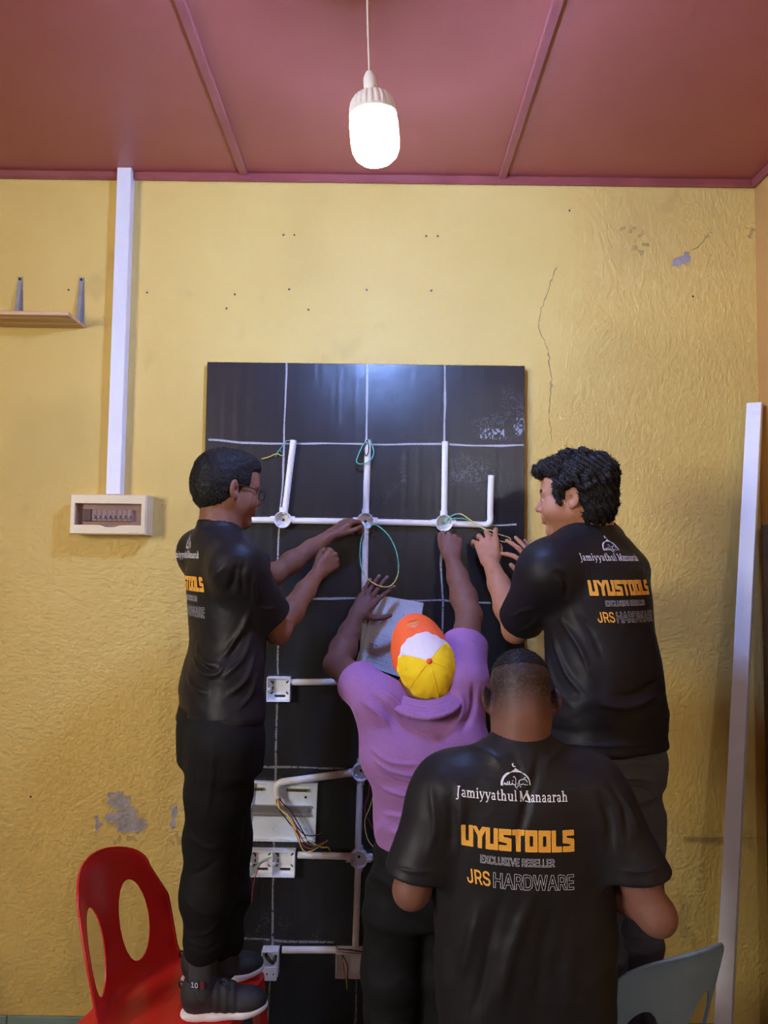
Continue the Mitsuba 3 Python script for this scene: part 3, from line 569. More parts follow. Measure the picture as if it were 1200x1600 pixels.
# ------------------------------------------------------------------ modelling with signed distances: blended solids, meshed by surface nets
f32 = np.float32
class SD:
    def __init__(s, h=.0032): s.ops, s.h, s.disp = [], h, []
    def add(s, fn, lo, hi, k=.02, op='u'): s.ops.append((fn, np.asarray(lo, float), np.asarray(hi, float), k, op)); return s
    def cone(s, a, b, ra, rb=None, k=.02, op='u'):
        a, b = np.asarray(a, float), np.asarray(b, float); rb = ra if rb is None else rb; d = b - a; L = max(float(d @ d), 1e-12)
        def fn(x, y, z):
            px, py, pz = x - f32(a[0]), y - f32(a[1]), z - f32(a[2])
            t = np.clip((px * f32(d[0]) + py * f32(d[1]) + pz * f32(d[2])) / f32(L), 0, 1)
            return np.sqrt((px - t * f32(d[0])) ** 2 + (py - t * f32(d[1])) ** 2 + (pz - t * f32(d[2])) ** 2) - (f32(ra) + t * f32(rb - ra))
        r = max(ra, rb); return s.add(fn, np.minimum(a, b) - r, np.maximum(a, b) + r, k, op)
    def chain(s, pts, rs, k=.02, op='u'):
        for a, b, ra, rb in zip(pts, pts[1:], rs, rs[1:]): s.cone(a, b, ra, rb, k, op)
        return s
    def ball(s, c, r, k=.02, op='u'): return s.ell(c, (r, r, r), None, k, op)
    def ell(s, c, r, R=None, k=.02, op='u'):
        c, r = np.asarray(c, float), np.asarray(r, float); R = np.eye(3) if R is None else np.asarray(R)
        def fn(x, y, z):
            px, py, pz = x - f32(c[0]), y - f32(c[1]), z - f32(c[2])
            q = [px * f32(R[0, i]) + py * f32(R[1, i]) + pz * f32(R[2, i]) for i in range(3)]
            k0 = np.sqrt(sum((q[i] / f32(r[i])) ** 2 for i in range(3))); k1 = np.sqrt(sum((q[i] / f32(r[i] ** 2)) ** 2 for i in range(3)))
            return k0 * (k0 - 1) / np.maximum(k1, f32(1e-6))
        e = np.sqrt(((R * r) ** 2).sum(1)); return s.add(fn, c - e, c + e, k, op)
    def block(s, c, half, R=None, rnd=.004, k=.01, op='u'):
        c, h = np.asarray(c, float), np.asarray(half, float) - rnd; R = np.eye(3) if R is None else np.asarray(R)
        def fn(x, y, z):
            px, py, pz = x - f32(c[0]), y - f32(c[1]), z - f32(c[2])
            q = [np.abs(px * f32(R[0, i]) + py * f32(R[1, i]) + pz * f32(R[2, i])) - f32(h[i]) for i in range(3)]
            return np.sqrt(sum(np.maximum(v, 0) ** 2 for v in q)) + np.minimum(np.maximum(np.maximum(q[0], q[1]), q[2]), 0) - f32(rnd)
        e = np.abs(R) @ np.asarray(half, float); return s.add(fn, c - e, c + e, k, op)
    def loft(s, a, b, side, rows, k=.02, op='u', cap=.02, power=2.3):
        """a limb or trunk of elliptic sections: rows of (t, half width along side, half depth, shift along side, shift in depth)"""
        a, b = np.asarray(a, float), np.asarray(b, float); L = np.linalg.norm(b - a); z = (b - a) / L
        sx = unit(side - z * np.dot(side, z)); sy = np.cross(z, sx)
        rows = np.array(rows, float); tt = np.linspace(0, 1, 256); tab = [np.interp(tt, tt, PchipInterpolator(rows[:, 0], rows[:, i])(tt)).astype(f32) for i in range(1, 5)]
        s.last = (a, z, sx, sy, L, rows)
        def fn(x, y, zz):
            px, py, pz = x - f32(a[0]), y - f32(a[1]), zz - f32(a[2])
            h = px * f32(z[0]) + py * f32(z[1]) + pz * f32(z[2]); i = np.clip(h / f32(L) * 255, 0, 255).astype(np.int32)
            A, Bb, cx, cy = (q[i] for q in tab)
            u = np.abs((px * f32(sx[0]) + py * f32(sx[1]) + pz * f32(sx[2])) - cx); v = np.abs((px * f32(sy[0]) + py * f32(sy[1]) + pz * f32(sy[2])) - cy)
            q = ((u / A) ** f32(power) + (v / Bb) ** f32(power)) ** f32(1 / power)
            d = (q - 1) * np.minimum(A, Bb) * f32(1.0)
            e = np.maximum(-h, h - f32(L))
            return np.where((d > -cap) & (e > -cap), np.sqrt(np.maximum(d + cap, 0) ** 2 + np.maximum(e + cap, 0) ** 2) - cap, np.maximum(d, e)).astype(f32)
        ext = np.abs(rows[:, 1:3]).max() + np.abs(rows[:, 3:5]).max()
        return s.add(fn, np.minimum(a, b) - ext, np.maximum(a, b) + ext, k, op)
    def plane(s, c, n, lo, hi, k=.004):
        """cut away what lies on the side of n, within the box"""
        c, n = np.asarray(c, float), unit(n)
        fn = lambda x, y, z: (f32(c @ n) - (x * f32(n[0]) + y * f32(n[1]) + z * f32(n[2]))) * f32(-1)
        return s.add(lambda x, y, z: -fn(x, y, z), lo, hi, k, 'p')
    def build(s):
        un = [o for o in s.ops if o[4] == 'u']; m = 4 * s.h + .012
        lo = np.min([o[1] for o in un], 0) - m; hi = np.max([o[2] for o in un], 0) + m
        s.lo = lo; n = np.ceil((hi - lo) / s.h).astype(int) + 1
        ax = [(lo[i] + s.h * np.arange(n[i])).astype(f32) for i in range(3)]
        D = np.full(n, .06, f32)
        for fn, l, h, k, op in s.ops:
            e = k + (.012 if op == 'u' else .004) + 3 * s.h
            i0 = np.clip(np.floor((l - e - lo) / s.h).astype(int), 0, n); i1 = np.clip(np.ceil((h + e - lo) / s.h).astype(int) + 1, 0, n)
            if (i1 <= i0).any(): continue
            sl = tuple(slice(a, b) for a, b in zip(i0, i1))
            p = np.minimum(fn(ax[0][sl[0]][:, None, None], ax[1][sl[1]][None, :, None], ax[2][sl[2]][None, None, :]), f32(.2)).astype(f32); d = D[sl]; k = f32(max(k, 1e-5))
            if op == 'u': q = np.maximum(k - np.abs(d - p), 0) / k; D[sl] = np.minimum(d, p) - q * q * k * f32(.25)
            else:
                p = -p; q = np.maximum(k - np.abs(d - p), 0) / k; D[sl] = np.maximum(d, p) + q * q * k * f32(.25)
        for fn in s.disp:
            idx = np.nonzero(np.abs(D) < .045); P = np.stack([ax[i][idx[i]] for i in range(3)], 1).astype(float)
            D[idx] += fn(P).astype(f32)
        for i in range(3):                      # closed at the border
            for e in (0, -1): D[tuple(e if j == i else slice(None) for j in range(3))] = np.maximum(D[tuple(e if j == i else slice(None) for j in range(3))], .01)
        s.D = D; return s
    def at(s, P):
        return map_coordinates(s.D, ((np.asarray(P) - s.lo) / s.h).T, order=1, mode='nearest')
    def mesh(s, relax=2):
        D = s.D; S = D < 0
        c = np.zeros([k - 1 for k in D.shape], np.int8)
        for o in np.ndindex(2, 2, 2): c += S[o[0]:o[0] + c.shape[0], o[1]:o[1] + c.shape[1], o[2]:o[2] + c.shape[2]]
        I = np.stack(np.nonzero((c > 0) & (c < 8)), 1); vid = np.full(c.shape, -1, np.int32); vid[tuple(I.T)] = np.arange(len(I))
        acc, cnt = np.zeros((len(I), 3)), np.zeros(len(I))
        for a in range(3):
            for o in np.ndindex(2, 2):
                o0 = np.insert(np.array(o), a, 0); o1 = np.insert(np.array(o), a, 1)
                d0, d1 = D[tuple((I + o0).T)], D[tuple((I + o1).T)]; x = (d0 < 0) != (d1 < 0)
                t = d0[x] / (d0[x] - d1[x]); q = I[x] + o0; q = q.astype(float); q[:, a] += t; acc[x] += q; cnt[x] += 1
        V = acc / cnt[:, None] * s.h + s.lo; faces = []
        for a in range(3):
            sl0 = tuple(slice(0, -1) if j == a else slice(1, -1) for j in range(3)); sl1 = tuple(slice(1, None) if j == a else slice(1, -1) for j in range(3))
            E = S[sl0] != S[sl1]; idx = np.stack(np.nonzero(E), 1) + np.array([0 if j == a else 1 for j in range(3)])
            b, e = (a + 1) % 3, (a + 2) % 3; ub, ue = np.eye(3, dtype=int)[b], np.eye(3, dtype=int)[e]
            q = np.stack([vid[tuple((idx - ub - ue).T)], vid[tuple((idx - ue).T)], vid[tuple(idx.T)], vid[tuple((idx - ub).T)]], 1)
            flip = ~S[tuple(idx.T)]; q[flip] = q[flip][:, ::-1]; faces.append(q)
        Q = np.vstack(faces); Q = Q[(Q >= 0).all(1)]
        if relax:
            e = np.vstack([Q[:, [0, 1]], Q[:, [1, 2]], Q[:, [2, 3]], Q[:, [3, 0]]]); A = sparse.coo_matrix((np.ones(len(e)), (e[:, 0], e[:, 1])), (len(V), len(V))).tocsr(); A = A + A.T
            A = sparse.diags(1 / np.maximum(np.asarray(A.sum(1)).ravel(), 1)) @ A
            for _ in range(relax): V = V + .6 * (A @ V - V); V = V - .62 * (A @ V - V)
        l1 = np.linalg.norm(V[Q[:, 0]] - V[Q[:, 2]], axis=1) <= np.linalg.norm(V[Q[:, 1]] - V[Q[:, 3]], axis=1)
        tris = np.vstack([Q[l1][:, [0, 1, 2]], Q[l1][:, [0, 2, 3]], Q[~l1][:, [0, 1, 3]], Q[~l1][:, [1, 2, 3]]])
        return trimesh.Trimesh(V, tris, process=False)
    def march(s, O, d, far=1.5):
        """first point of the surface on rays from O (n, 3) along d"""
        O = np.atleast_2d(np.asarray(O, float)); d = np.broadcast_to(np.asarray(d, float), O.shape); t = np.zeros(len(O))
        hi = s.lo + s.h * (np.array(s.D.shape) - 1)
        for _ in range(160):
            P = O + t[:, None] * d; out = np.maximum(np.maximum(s.lo - P, P - hi).max(1), 0)
            v = np.where(out > 0, np.maximum(out * .9, .004), s.at(P)); t = t + np.where(v > 2e-4, np.maximum(v * .7, 3e-4), 0)
        return O + t[:, None] * d, t < far
def lap_normals(m):
    n = np.zeros_like(m.vertices); fn = np.cross(m.vertices[m.faces[:, 1]] - m.vertices[m.faces[:, 0]], m.vertices[m.faces[:, 2]] - m.vertices[m.faces[:, 0]])
    for k in range(3): np.add.at(n, m.faces[:, k], fn)
    return n / np.maximum(np.linalg.norm(n, axis=1, keepdims=True), 1e-12)

from scipy.spatial import cKDTree
def px_ray(px, py):
    return unit(_f + (px - 600) / FPX * RIGHT + (800 - py) / FPX * UP)
class Folds:
    """creases of a garment: polylines laid on its surface, each a ridge (amp > 0) or a furrow"""
    def __init__(s, sd): s.sd, s.lines = sd, []
    def px(s, pts, amp=.006, width=.010):
        q = smooth_path(np.array([(x, y, 0) for x, y in pts], float), 8)[:, :2]
        P, ok = s.sd.march(np.repeat(CAM[None], len(q), 0), np.array([px_ray(*a) for a in q]), 4.0)
        P = P[ok]
        if len(P) > 1: s.lines.append((P, amp, width))
        return s
    def offset(s, V):
        out = np.zeros(len(V))
        for P, amp, w in s.lines:
            L = np.r_[0, np.cumsum(np.linalg.norm(np.diff(P, axis=0), axis=1))]; n = max(int(L[-1] / .003), 2); t = np.linspace(0, L[-1], n)
            Q = np.stack([np.interp(t, L, P[:, i]) for i in range(3)], 1); d, i = cKDTree(Q).query(V, distance_upper_bound=4 * w); ok = np.isfinite(d)
            e = np.minimum(1, np.minimum(t, L[-1] - t) / (L[-1] * .3 + 1e-9))[np.minimum(i, n - 1)]; x = d / w
            out[ok] += (amp * e * np.exp(-x * x) * 1.0)[ok]
        return out
def drape(m, folds=None, noise_amp=.0, noise_scale=(9, 9, 5), seed=0):
    n = lap_normals(m); off = np.zeros(len(m.vertices))
    if folds: off += folds.offset(m.vertices)
    if noise_amp: off += noise_amp * (meshkit.fbm(m.vertices * np.array(noise_scale) + 31.7, 3, seed) - .5) * 2
    m.vertices = m.vertices + n * off[:, None]; return m

# ------------------------------------------------------------------ bodies
def hand(sd, wrist, fwd, back, thumb, curl=(.3, .4, .3), spread=.06, size=1.0, fingers=None, thumb_dir=None, k=.0035):
    """a hand at the wrist: fwd towards the middle knuckle, back = out of the back of the hand, thumb = the thumb's side"""
    Fd = unit(fwd); S = unit(np.asarray(thumb) - Fd * np.dot(thumb, Fd)); Bk = np.cross(Fd, S)
    if np.dot(Bk, back) < 0: Bk = -Bk
    P = lambda f, s_, b: np.asarray(wrist) + size * (f * Fd + s_ * S + b * Bk)
    kn = [(.090, .030, .0), (.094, .009, .004), (.089, -.011, .002), (.080, -.029, -.003)]
    for i, q in enumerate(kn):
        sd.cone(P(.008, q[1] * .55, 0), P(q[0] - .004, q[1], q[2] - .004), .0155 * size, .0115 * size, .012)
    sd.cone(P(.03, .018, -.006), P(.07, .022, -.006), .014 * size, .011 * size, .012)
    lens = [(.040, .025, .022), (.044, .028, .023), (.040, .026, .022), (.031, .020, .020)]
    rad = [(.0093, .0083, .0076, .0064), (.0095, .0085, .0077, .0065), (.0090, .0081, .0073, .0062), (.0080, .0072, .0065, .0055)]
    for i in range(4):
        c = (fingers[i] if fingers else None) or curl; sp = spread * (1.3, .3, -.6, -1.6)[i] + (c[3] if len(c) > 3 else 0)
        d = Fd * math.cos(sp) + S * math.sin(sp); b = Bk.copy(); p = P(*kn[i]); pts = [p]; ang = 0
        for L, a in zip(lens[i], c[:3]):
            ang += a; p = p + size * L * (d * math.cos(ang) - b * math.sin(ang)); pts.append(p)
        sd.chain(pts, [r * size for r in rad[i]], k)
        sd.nails = getattr(sd, 'nails', []) + [(pts[-1], d * math.sin(ang) + b * math.cos(ang))]
    td = thumb_dir or (.62, .70, -.25); t1 = unit(td[0] * Fd + td[1] * S + td[2] * Bk); b0 = P(.022, .022, -.008)
    t2 = unit(t1 + .35 * Fd - .15 * S); t3 = unit(t1 + .55 * Fd - .30 * S)
    pts = [b0, b0 + size * .040 * t1, b0 + size * (.040 * t1 + .032 * t2), b0 + size * (.040 * t1 + .032 * t2 + .025 * t3)]
    sd.cone(pts[0], pts[1], .0150 * size, .0110 * size, .012); sd.chain(pts[1:], [.0108 * size, .0095 * size, .0078 * size], k)
    return pts
def arm(sd, S, E, Wr, fat=1.0, k=.02, swell=None):
    S, E, Wr = (np.asarray(q, float) for q in (S, E, Wr)); u = unit(E - S); v = unit(Wr - E)
    sd.chain([S, S * .5 + E * .5, E], [.050 * fat, .046 * fat, .038 * fat], k)
    M = E * .70 + Wr * .30
    sd.chain([E, M, E * .35 + Wr * .65, Wr], [.037 * fat, .041 * fat, .033 * fat, .0245 * fat], k)
    sd.ball(E + (u - v) * .006, .034 * fat, .02)
def head_frame(face, up=(0, 0, 1)):
    y = unit(face); x = unit(np.cross(y, up)); return np.stack([x, y, np.cross(x, y)], 1)
def head(sd, C, R, s=1.0, chubby=0.0, ear=1.0, flare=0.0):
    """R's columns: right, forward, up of the head. C: middle of the skull at eye height"""
    P = lambda x, y, z: np.asarray(C) + s * (R @ np.array([x, y, z]))
    q = s * (1 + .0)
    sd.ell(P(0, -.014, .034), np.array([.075, .096, .083]) * q, R, .02)
    sd.ell(P(0, .030, -.025), np.array([.060 + .008 * chubby, .062, .082]) * q, R, .03)
    sd.ell(P(0, .058, .048), np.array([.056, .036, .044]) * q, R, .03)
    sd.cone(P(-.050, -.002, -.045), P(-.018, .066, -.098), .018 * q, .016 * q, .03); sd.cone(P(.050, -.002, -.045), P(.018, .066, -.098), .018 * q, .016 * q, .03)
    sd.ball(P(0, .072, -.098), .017 * q, .02)
    for e in (-1, 1):
        sd.ball(P(e * (.040 + .004 * chubby), .052, -.034), (.029 + .006 * chubby) * q, .03)
        sd.cone(P(e * .012, .088, .022), P(e * .050, .073, .020), .010 * q, .009 * q, .018)
    for e in (-1, 1): sd.ball(P(e * .032, .102, -.001), .0165 * q, .010, 'd')
    for e in (-1, 1): sd.ball(P(e * .031, .0785, .000), .0125 * q, .002)
    for e in (-1, 1):
        sd.ell(P(e * .031, .083, .0075), np.array([.0150, .0095, .0058]) * q, R, .004)
    sd.cone(P(0, .089, .010), P(0, .110, -.026), .0085 * q, .0110 * q, .012)
    for e in (-1, 1): sd.ball(P(e * .0125, .098, -.032), .0085 * q, .006)
    for e in (-1, 1): sd.ball(P(e * .007, .103, -.041), .0042 * q, .003, 'd')
    sd.ell(P(0, .086, -.055), np.array([.026, .016, .016]) * q, R, .015)
    sd.cone(P(-.017, .094, -.0565), P(.017, .094, -.0565), .0058 * q, .0058 * q, .005); sd.cone(P(-.013, .0945, -.068), P(.013, .0945, -.068), .0068 * q, .0068 * q, .005)
    sd.cone(P(-.022, .100, -.062), P(.022, .100, -.062), .0020 * q, .0020 * q, .003, 'd')
    for e in (-1, 1):
        a = (.42 + flare * 40) * e; Re = R @ np.array([[math.cos(a), -math.sin(a), 0], [math.sin(a), math.cos(a), 0], [0, 0, 1.0]])
        sd.ell(P(e * (.080 + flare), -.014, -.004), np.array([.0075, .0185, .030]) * q * ear, Re, .006)
        sd.ell(P(e * (.078 + flare * .6), -.006, -.026), np.array([.0065, .010, .013]) * q * ear, Re, .006)
        sd.ell(P(e * (.0885 + flare), -.009, -.004), np.array([.0065, .0105, .019]) * q * ear, Re, .005, 'd')
        sd.ell(P(e * (.0800 + flare), -.006, -.006), np.array([.0075, .0060, .009]) * q * ear, Re, .004, 'd')
    return P
def head_colors(V, C, R, skin, s=1.0, nape=None):
    """skin with darker brows, lips, eyes"""
    L = (V - C) @ R / s; c = np.tile(np.array(skin, float), (len(V), 1)); n = meshkit.fbm(V * 60, 3, 3)[:, None]; n2 = meshkit.fbm(V * 9, 3, 5)[:, None]
    c *= .86 + .16 * n + .14 * n2
    x, y, z = np.abs(L[:, 0]), L[:, 1], L[:, 2]; near = (np.linalg.norm(L, axis=1) < .17)
    def put(w, col): 
        nonlocal c
        w = np.clip(w, 0, 1)[:, None]; c = c * (1 - w) + np.array(col) * w
    front = near & (y > .05)
    put(front * np.clip((1 - np.maximum(np.abs(x - .033) / .021, np.abs(z - .0265 + (x - .033) ** 2 * 9) / .0055)) * 4, 0, 1), (.012, .009, .008))
    put(front * np.clip((1 - np.maximum(x / .027, np.abs(z + .0625) / .011)) * 3, 0, .55), np.array(skin) * (.85, .62, .62))
    eye = front & (np.linalg.norm(np.stack([x - .031, y - .0785, z], 1), axis=1) < .0137) & (y > .0855) & (z < .0035) & (z > -.007)
    put(eye * 1.0, (.55, .53, .50)); put((eye & (np.hypot(x - .031, z + .001) < .0062)) * 1.0, (.012, .008, .006))
    if nape is not None: put(nape(L) * near, (.016, .013, .012))
    return np.clip(c, 0, 1)
def hair_blades(m, n, length, flow, rng, width=.0011, keep=None, lift=.35):
    """short locks that stand on a hair cap, each a bent three-sided blade"""
    V, Fc = m.vertices, m.faces; nr = lap_normals(m); ar = m.area_faces.copy()
    if keep is not None: ar = ar * keep(V[Fc].mean(1))
    f = rng.choice(len(Fc), n, p=ar / ar.sum()); w = rng.dirichlet((1, 1, 1), n)
    p = (V[Fc[f]] * w[:, :, None]).sum(1); nn = (nr[Fc[f]] * w[:, :, None]).sum(1); nn /= np.linalg.norm(nn, axis=1, keepdims=True)
    fl = flow(p) + rng.normal(0, .35, (n, 3)); t = fl - nn * (fl * nn).sum(1, keepdims=True); t /= np.linalg.norm(t, axis=1, keepdims=True) + 1e-9
    L = length * rng.uniform(.6, 1.25, n)[:, None]; sd_ = np.cross(nn, t); w_ = width
    a0, a1 = p - nn * .001 - sd_ * w_, p - nn * .001 + sd_ * w_; m0 = p + (t * .55 + nn * lift * .6) * L; b0, b1 = m0 - sd_ * w_ * .8, m0 + sd_ * w_ * .8; tip = p + (t * 1.0 + nn * lift * .55) * L
    VV = np.concatenate([a0, a1, b0, b1, tip]); i = np.arange(n)
    FF = np.vstack([np.stack([i, i + n, i + 3 * n], 1), np.stack([i, i + 3 * n, i + 2 * n], 1), np.stack([i + 2 * n, i + 3 * n, i + 4 * n], 1)])
    return trimesh.Trimesh(np.vstack([V, VV]), np.vstack([Fc, FF + len(V)]), process=False)
def folds_noise(direction, freq, amp, warp=1.2, seed=0, band=None):
    """soft folds across a direction, for a displacement"""
    d = unit(direction)
    def fn(P):
        t = P @ d * freq + warp * (meshkit.fbm(P * 7 + seed, 3, seed) - .5) * 2 * math.pi
        v = np.sin(t); a = amp * (1 if band is None else band(P))
        return -(a * (np.abs(v) ** 1.5 * np.sign(v)) * (.4 + 1.2 * meshkit.noise(P * 5 + 3, seed + 5)))
    return fn
# ------------------------------------------------------------------ print on the shirts: outlines in the plane, then laid on the cloth
def stroke(pts, w, cap='flat', joint='mitre'):
    return LineString(pts).buffer(w / 2, cap_style=cap, join_style=joint, mitre_limit=3)
def arc(cx, cy, rx, ry, a0, a1, n=14):
    t = np.radians(np.linspace(a0, a1, n)); return [(cx + rx * math.cos(a), cy + ry * math.sin(a)) for a in t]
def text_poly(text, height, bold=True):
    m = meshkit.text_mesh(text, height, .002, bold); v, f = m.vertices, m.faces
    top = f[(v[f][:, :, 2] > .0019).all(1)]
    return unary_union([Polygon(v[t][:, :2]) for t in top]).buffer(height * .002)
def serif_word(word):
    """a bold slab-serif hand, capitals one unit tall"""
    out, x, X = [], 0.0, .70
    st = lambda a, y0, y1, top=True, bot=True: unary_union([sbox(a - .085, y0, a + .085, y1)] + ([sbox(a - .19, y0, a + .19, y0 + .085)] if bot else []) + ([sbox(a - .20, y1 - .085, a + .085, y1)] if top else []))
    for ch in word:
        if ch == ' ': x += .34; continue
        if ch == 'J': g, w = unary_union([st(.32, -.05, 1, True, False), sbox(.12, .915, .52, 1), stroke([(.32, 0)] + arc(.12, -.05, .20, .16, 0, -120), .12, 'round', 'round')]), .60
        elif ch == 'a': g, w = unary_union([stroke(arc(.27, .47, .19, .17, 165, 20) + [(.45, .42), (.45, .05)], .14, 'flat', 'round'), stroke(arc(.25, .20, .17, .15, 60, 330) , .13, 'flat', 'round'), sbox(.38, 0, .62, .085)]), .64
        elif ch in 'mn':
            k = 2 if ch == 'm' else 1; pc = [st(.2, 0, X)]
            for j in range(k): pc += [stroke([(.2 + .40 * j, .42)] + arc(.42 + .40 * j, .44, .18, .19, 160, 0) + [(.60 + .40 * j, .1)], .15, 'flat', 'round'), st(.60 + .40 * j, 0, .3, False)]
            g, w = unary_union(pc), .20 + .40 * k + .24
        elif ch == 'i': g, w = unary_union([st(.2, 0, X), Point(.18, .90).buffer(.105)]), .42
        elif ch == 'y': g, w = unary_union([stroke([(.10, .66), (.36, .04)], .17), stroke([(.64, .66), (.36, .02), (.24, -.22), (.08, -.25)], .10, 'round', 'round'), sbox(-.02, .615, .28, .70), sbox(.48, .615, .76, .70)]), .74
        elif ch == 't': g, w = unary_union([stroke([(.22, .92), (.22, .2)] + arc(.38, .18, .16, .14, 180, 320), .15, 'flat', 'round'), sbox(.04, .615, .46, .70)]), .52
        elif ch == 'h': g, w = unary_union([st(.2, 0, 1.05), stroke([(.2, .42)] + arc(.42, .44, .18, .19, 160, 0) + [(.60, .1)], .15, 'flat', 'round'), st(.60, 0, .3, False)]), .84
        elif ch == 'u': g, w = unary_union([st(.2, .2, X, True, False), stroke([(.2, .3)] + arc(.40, .24, .20, .18, 180, 340), .15, 'flat', 'round'), st(.62, 0, X, True, False), sbox(.60, 0, .80, .085)]), .84
        elif ch == 'l': g, w = st(.2, 0, 1.05), .42
        elif ch == 'r': g, w = unary_union([st(.2, 0, X), stroke([(.2, .44)] + arc(.42, .46, .2, .17, 150, 60), .15, 'flat', 'round'), Point(.52, .58).buffer(.085)]), .60
        elif ch == 'M': g, w = unary_union([st(.2, 0, 1), st(1.0, 0, 1), stroke([(.18, .96), (.60, .12), (1.02, .96)], .17), sbox(.0, .915, .28, 1), sbox(.92, .915, 1.2, 1)]), 1.20
        out.append(affinity.translate(g, x)); x += w + .035
    return unary_union(out), x
def block_word(word):
    """heavy squared logo letters one unit tall"""
    out, x, S = [], 0.0, .27
    for ch in word:
        if ch == 'U': g, w = stroke([(.135, 1), (.135, .135), (.60, .135), (.60, 1)], S), .735
        elif ch == 'Y': g, w = unary_union([stroke([(.02, 1.0), (.34, .58)], .22), stroke([(.66, 1.02), (.36, .55), (.36, 0)], S)]).intersection(sbox(-.2, 0, 1, 1)), .66
        elif ch == 'S': g, w = stroke([(.74, .865), (.135, .865), (.135, .53), (.60, .47), (.60, .135), (0, .135)], S), .735
        elif ch == 'T': g, w = unary_union([sbox(0, .73, .70, 1), sbox(.215, 0, .485, 1)]), .70
        elif ch == 'O': g, w = stroke([(.135, .135), (.135, .865), (.60, .865), (.60, .135), (.135, .135), (.135, .3)], S), .735
        elif ch == 'L': g, w = stroke([(.135, 1), (.135, .135), (.62, .135)], S), .62
        g = g.buffer(-.045).buffer(.045, join_style='round').buffer(.035).buffer(-.035)
        out.append(affinity.translate(g, x)); x += w + .045
    return unary_union(out), x
def fit(g, width=None, height=None, at=(0, 0), anchor='c'):
    x0, y0, x1, y1 = g.bounds; sx = width / (x1 - x0) if width else height / (y1 - y0); sy = height / (y1 - y0) if height else sx
    g = affinity.scale(affinity.translate(g, -(x0 + x1) / 2, -(y0 + y1) / 2), sx, sy, origin=(0, 0)); return affinity.translate(g, *at)
def emblem():
    dome = unary_union([stroke(arc(0, 0, .50, .62, 180, 118), .085, 'flat', 'round'), stroke(arc(0, 0, .50, .62, 62, 0), .06, 'flat', 'round'),
                        Polygon([(-.27, .52), (-.10, .66), (-.03, .74), (0, .80), (.04, .74), (.11, .66), (.29, .50), (.12, .585), (0, .60), (-.12, .585)]), sbox(-.545, -.05, -.455, .05)])
    moon = Point(-.04, .92).buffer(.095).difference(Point(.01, .95).buffer(.085))
    w = .034
    ink = [stroke([(.40, .02), (.30, .02), (.22, .06), (.16, .02), (.10, .02)], w, 'round', 'round'), stroke(arc(.24, .16, .13, .12, 200, -10), w, 'round', 'round'), stroke([(.25, .34), (.31, .36)], w, 'round'),
           stroke([(.10, .02), (.05, -.08), (-.02, -.10), (-.04, -.02)], w, 'round', 'round'), stroke([(-.02, .0), (.0, .30), (-.04, .40), (-.10, .36)], w, 'round', 'round'), stroke([(-.04, .03), (-.10, .02), (-.14, .10), (-.17, .01), (-.22, .02)], w, 'round', 'round'),
           stroke([(-.24, .16), (-.24, .0)], w, 'round'), stroke([(-.30, .14), (-.29, .01), (-.35, .0)], w, 'round', 'round'), stroke(arc(-.38, .04, .035, .035, 0, 300), w, 'round', 'round'), stroke([(.05, .06), (.13, .10)], w, 'round'), Point(-.12, .20).buffer(.025), Point(.02, -.16).buffer(.022), Point(.16, -.06).buffer(.022)]
    return unary_union([dome, moon] + ink)
def shirt_print():
    """(name, colour, outline) in metres, centred on the spine; y from the line under the emblem"""
    nm, _ = serif_word('Jamiyyathul Manaarah'); uy, _ = block_word('UYUSTOOLS')
    ex = text_poly('EXCLUSIVE RESELLER', .02); hw = text_poly('HARDWARE', .02)
    js = text_poly('JRS', .02)
    js = affinity.skew(js, -8, 0, origin=(0, 0))
    exf, hwf = fit(ex, .158, .0165, (.0, -.150)), fit(hw, .172, .031, (.035, -.190))
    return [('emblem', 'print_white', fit(emblem(), .068, .052, (.0, .022))), ('name_lettering', 'print_white', fit(nm, .243, .0280, (-.010, -.020))), ('logo_lettering', 'print_gold', fit(uy, .246, .045, (.001, -.106))),
            ('small_lettering', 'print_grey', exf.boundary.buffer(.0005)), ('hardware_lettering', 'print_grey', hwf.boundary.buffer(.00065)), ('initials_lettering', 'print_gold', fit(js, .052, .031, (-.083, -.189)))]
mat('print_white', (.62, .62, .68), .6, .2); mat('print_gold', (.70, .35, .055), .6, .2); mat('print_grey', (.36, .36, .42), .6, .2)
def fine(poly, step):
    """triangles of a flat outline, none larger than about step"""
    geoms = [g for g in getattr(poly, 'geoms', [poly]) if g.area > 1e-9]; V, Fc, n = [], [], 0
    for g in geoms:
        x0, y0, x1, y1 = g.bounds; cells = []
        nx, ny = max(int(math.ceil((x1 - x0) / step)), 1), max(int(math.ceil((y1 - y0) / step)), 1)
        for i in range(nx):
            col = g.intersection(sbox(x0 + (x1 - x0) * i / nx, y0, x0 + (x1 - x0) * (i + 1) / nx, y1)) if nx > 1 else g
            for j in range(ny):
                c = col.intersection(sbox(x0 - 1, y0 + (y1 - y0) * j / ny, x1 + 1, y0 + (y1 - y0) * (j + 1) / ny)) if ny > 1 else col
                cells += [h for h in getattr(c, 'geoms', [c]) if h.geom_type == 'Polygon' and h.area > 1e-10]
        for c in cells:
            try: v, f = trimesh.creation.triangulate_polygon(c, engine='earcut')
            except Exception: continue
            V.append(v); Fc.append(f + n); n += len(v)
    return np.vstack(V), np.vstack(Fc)
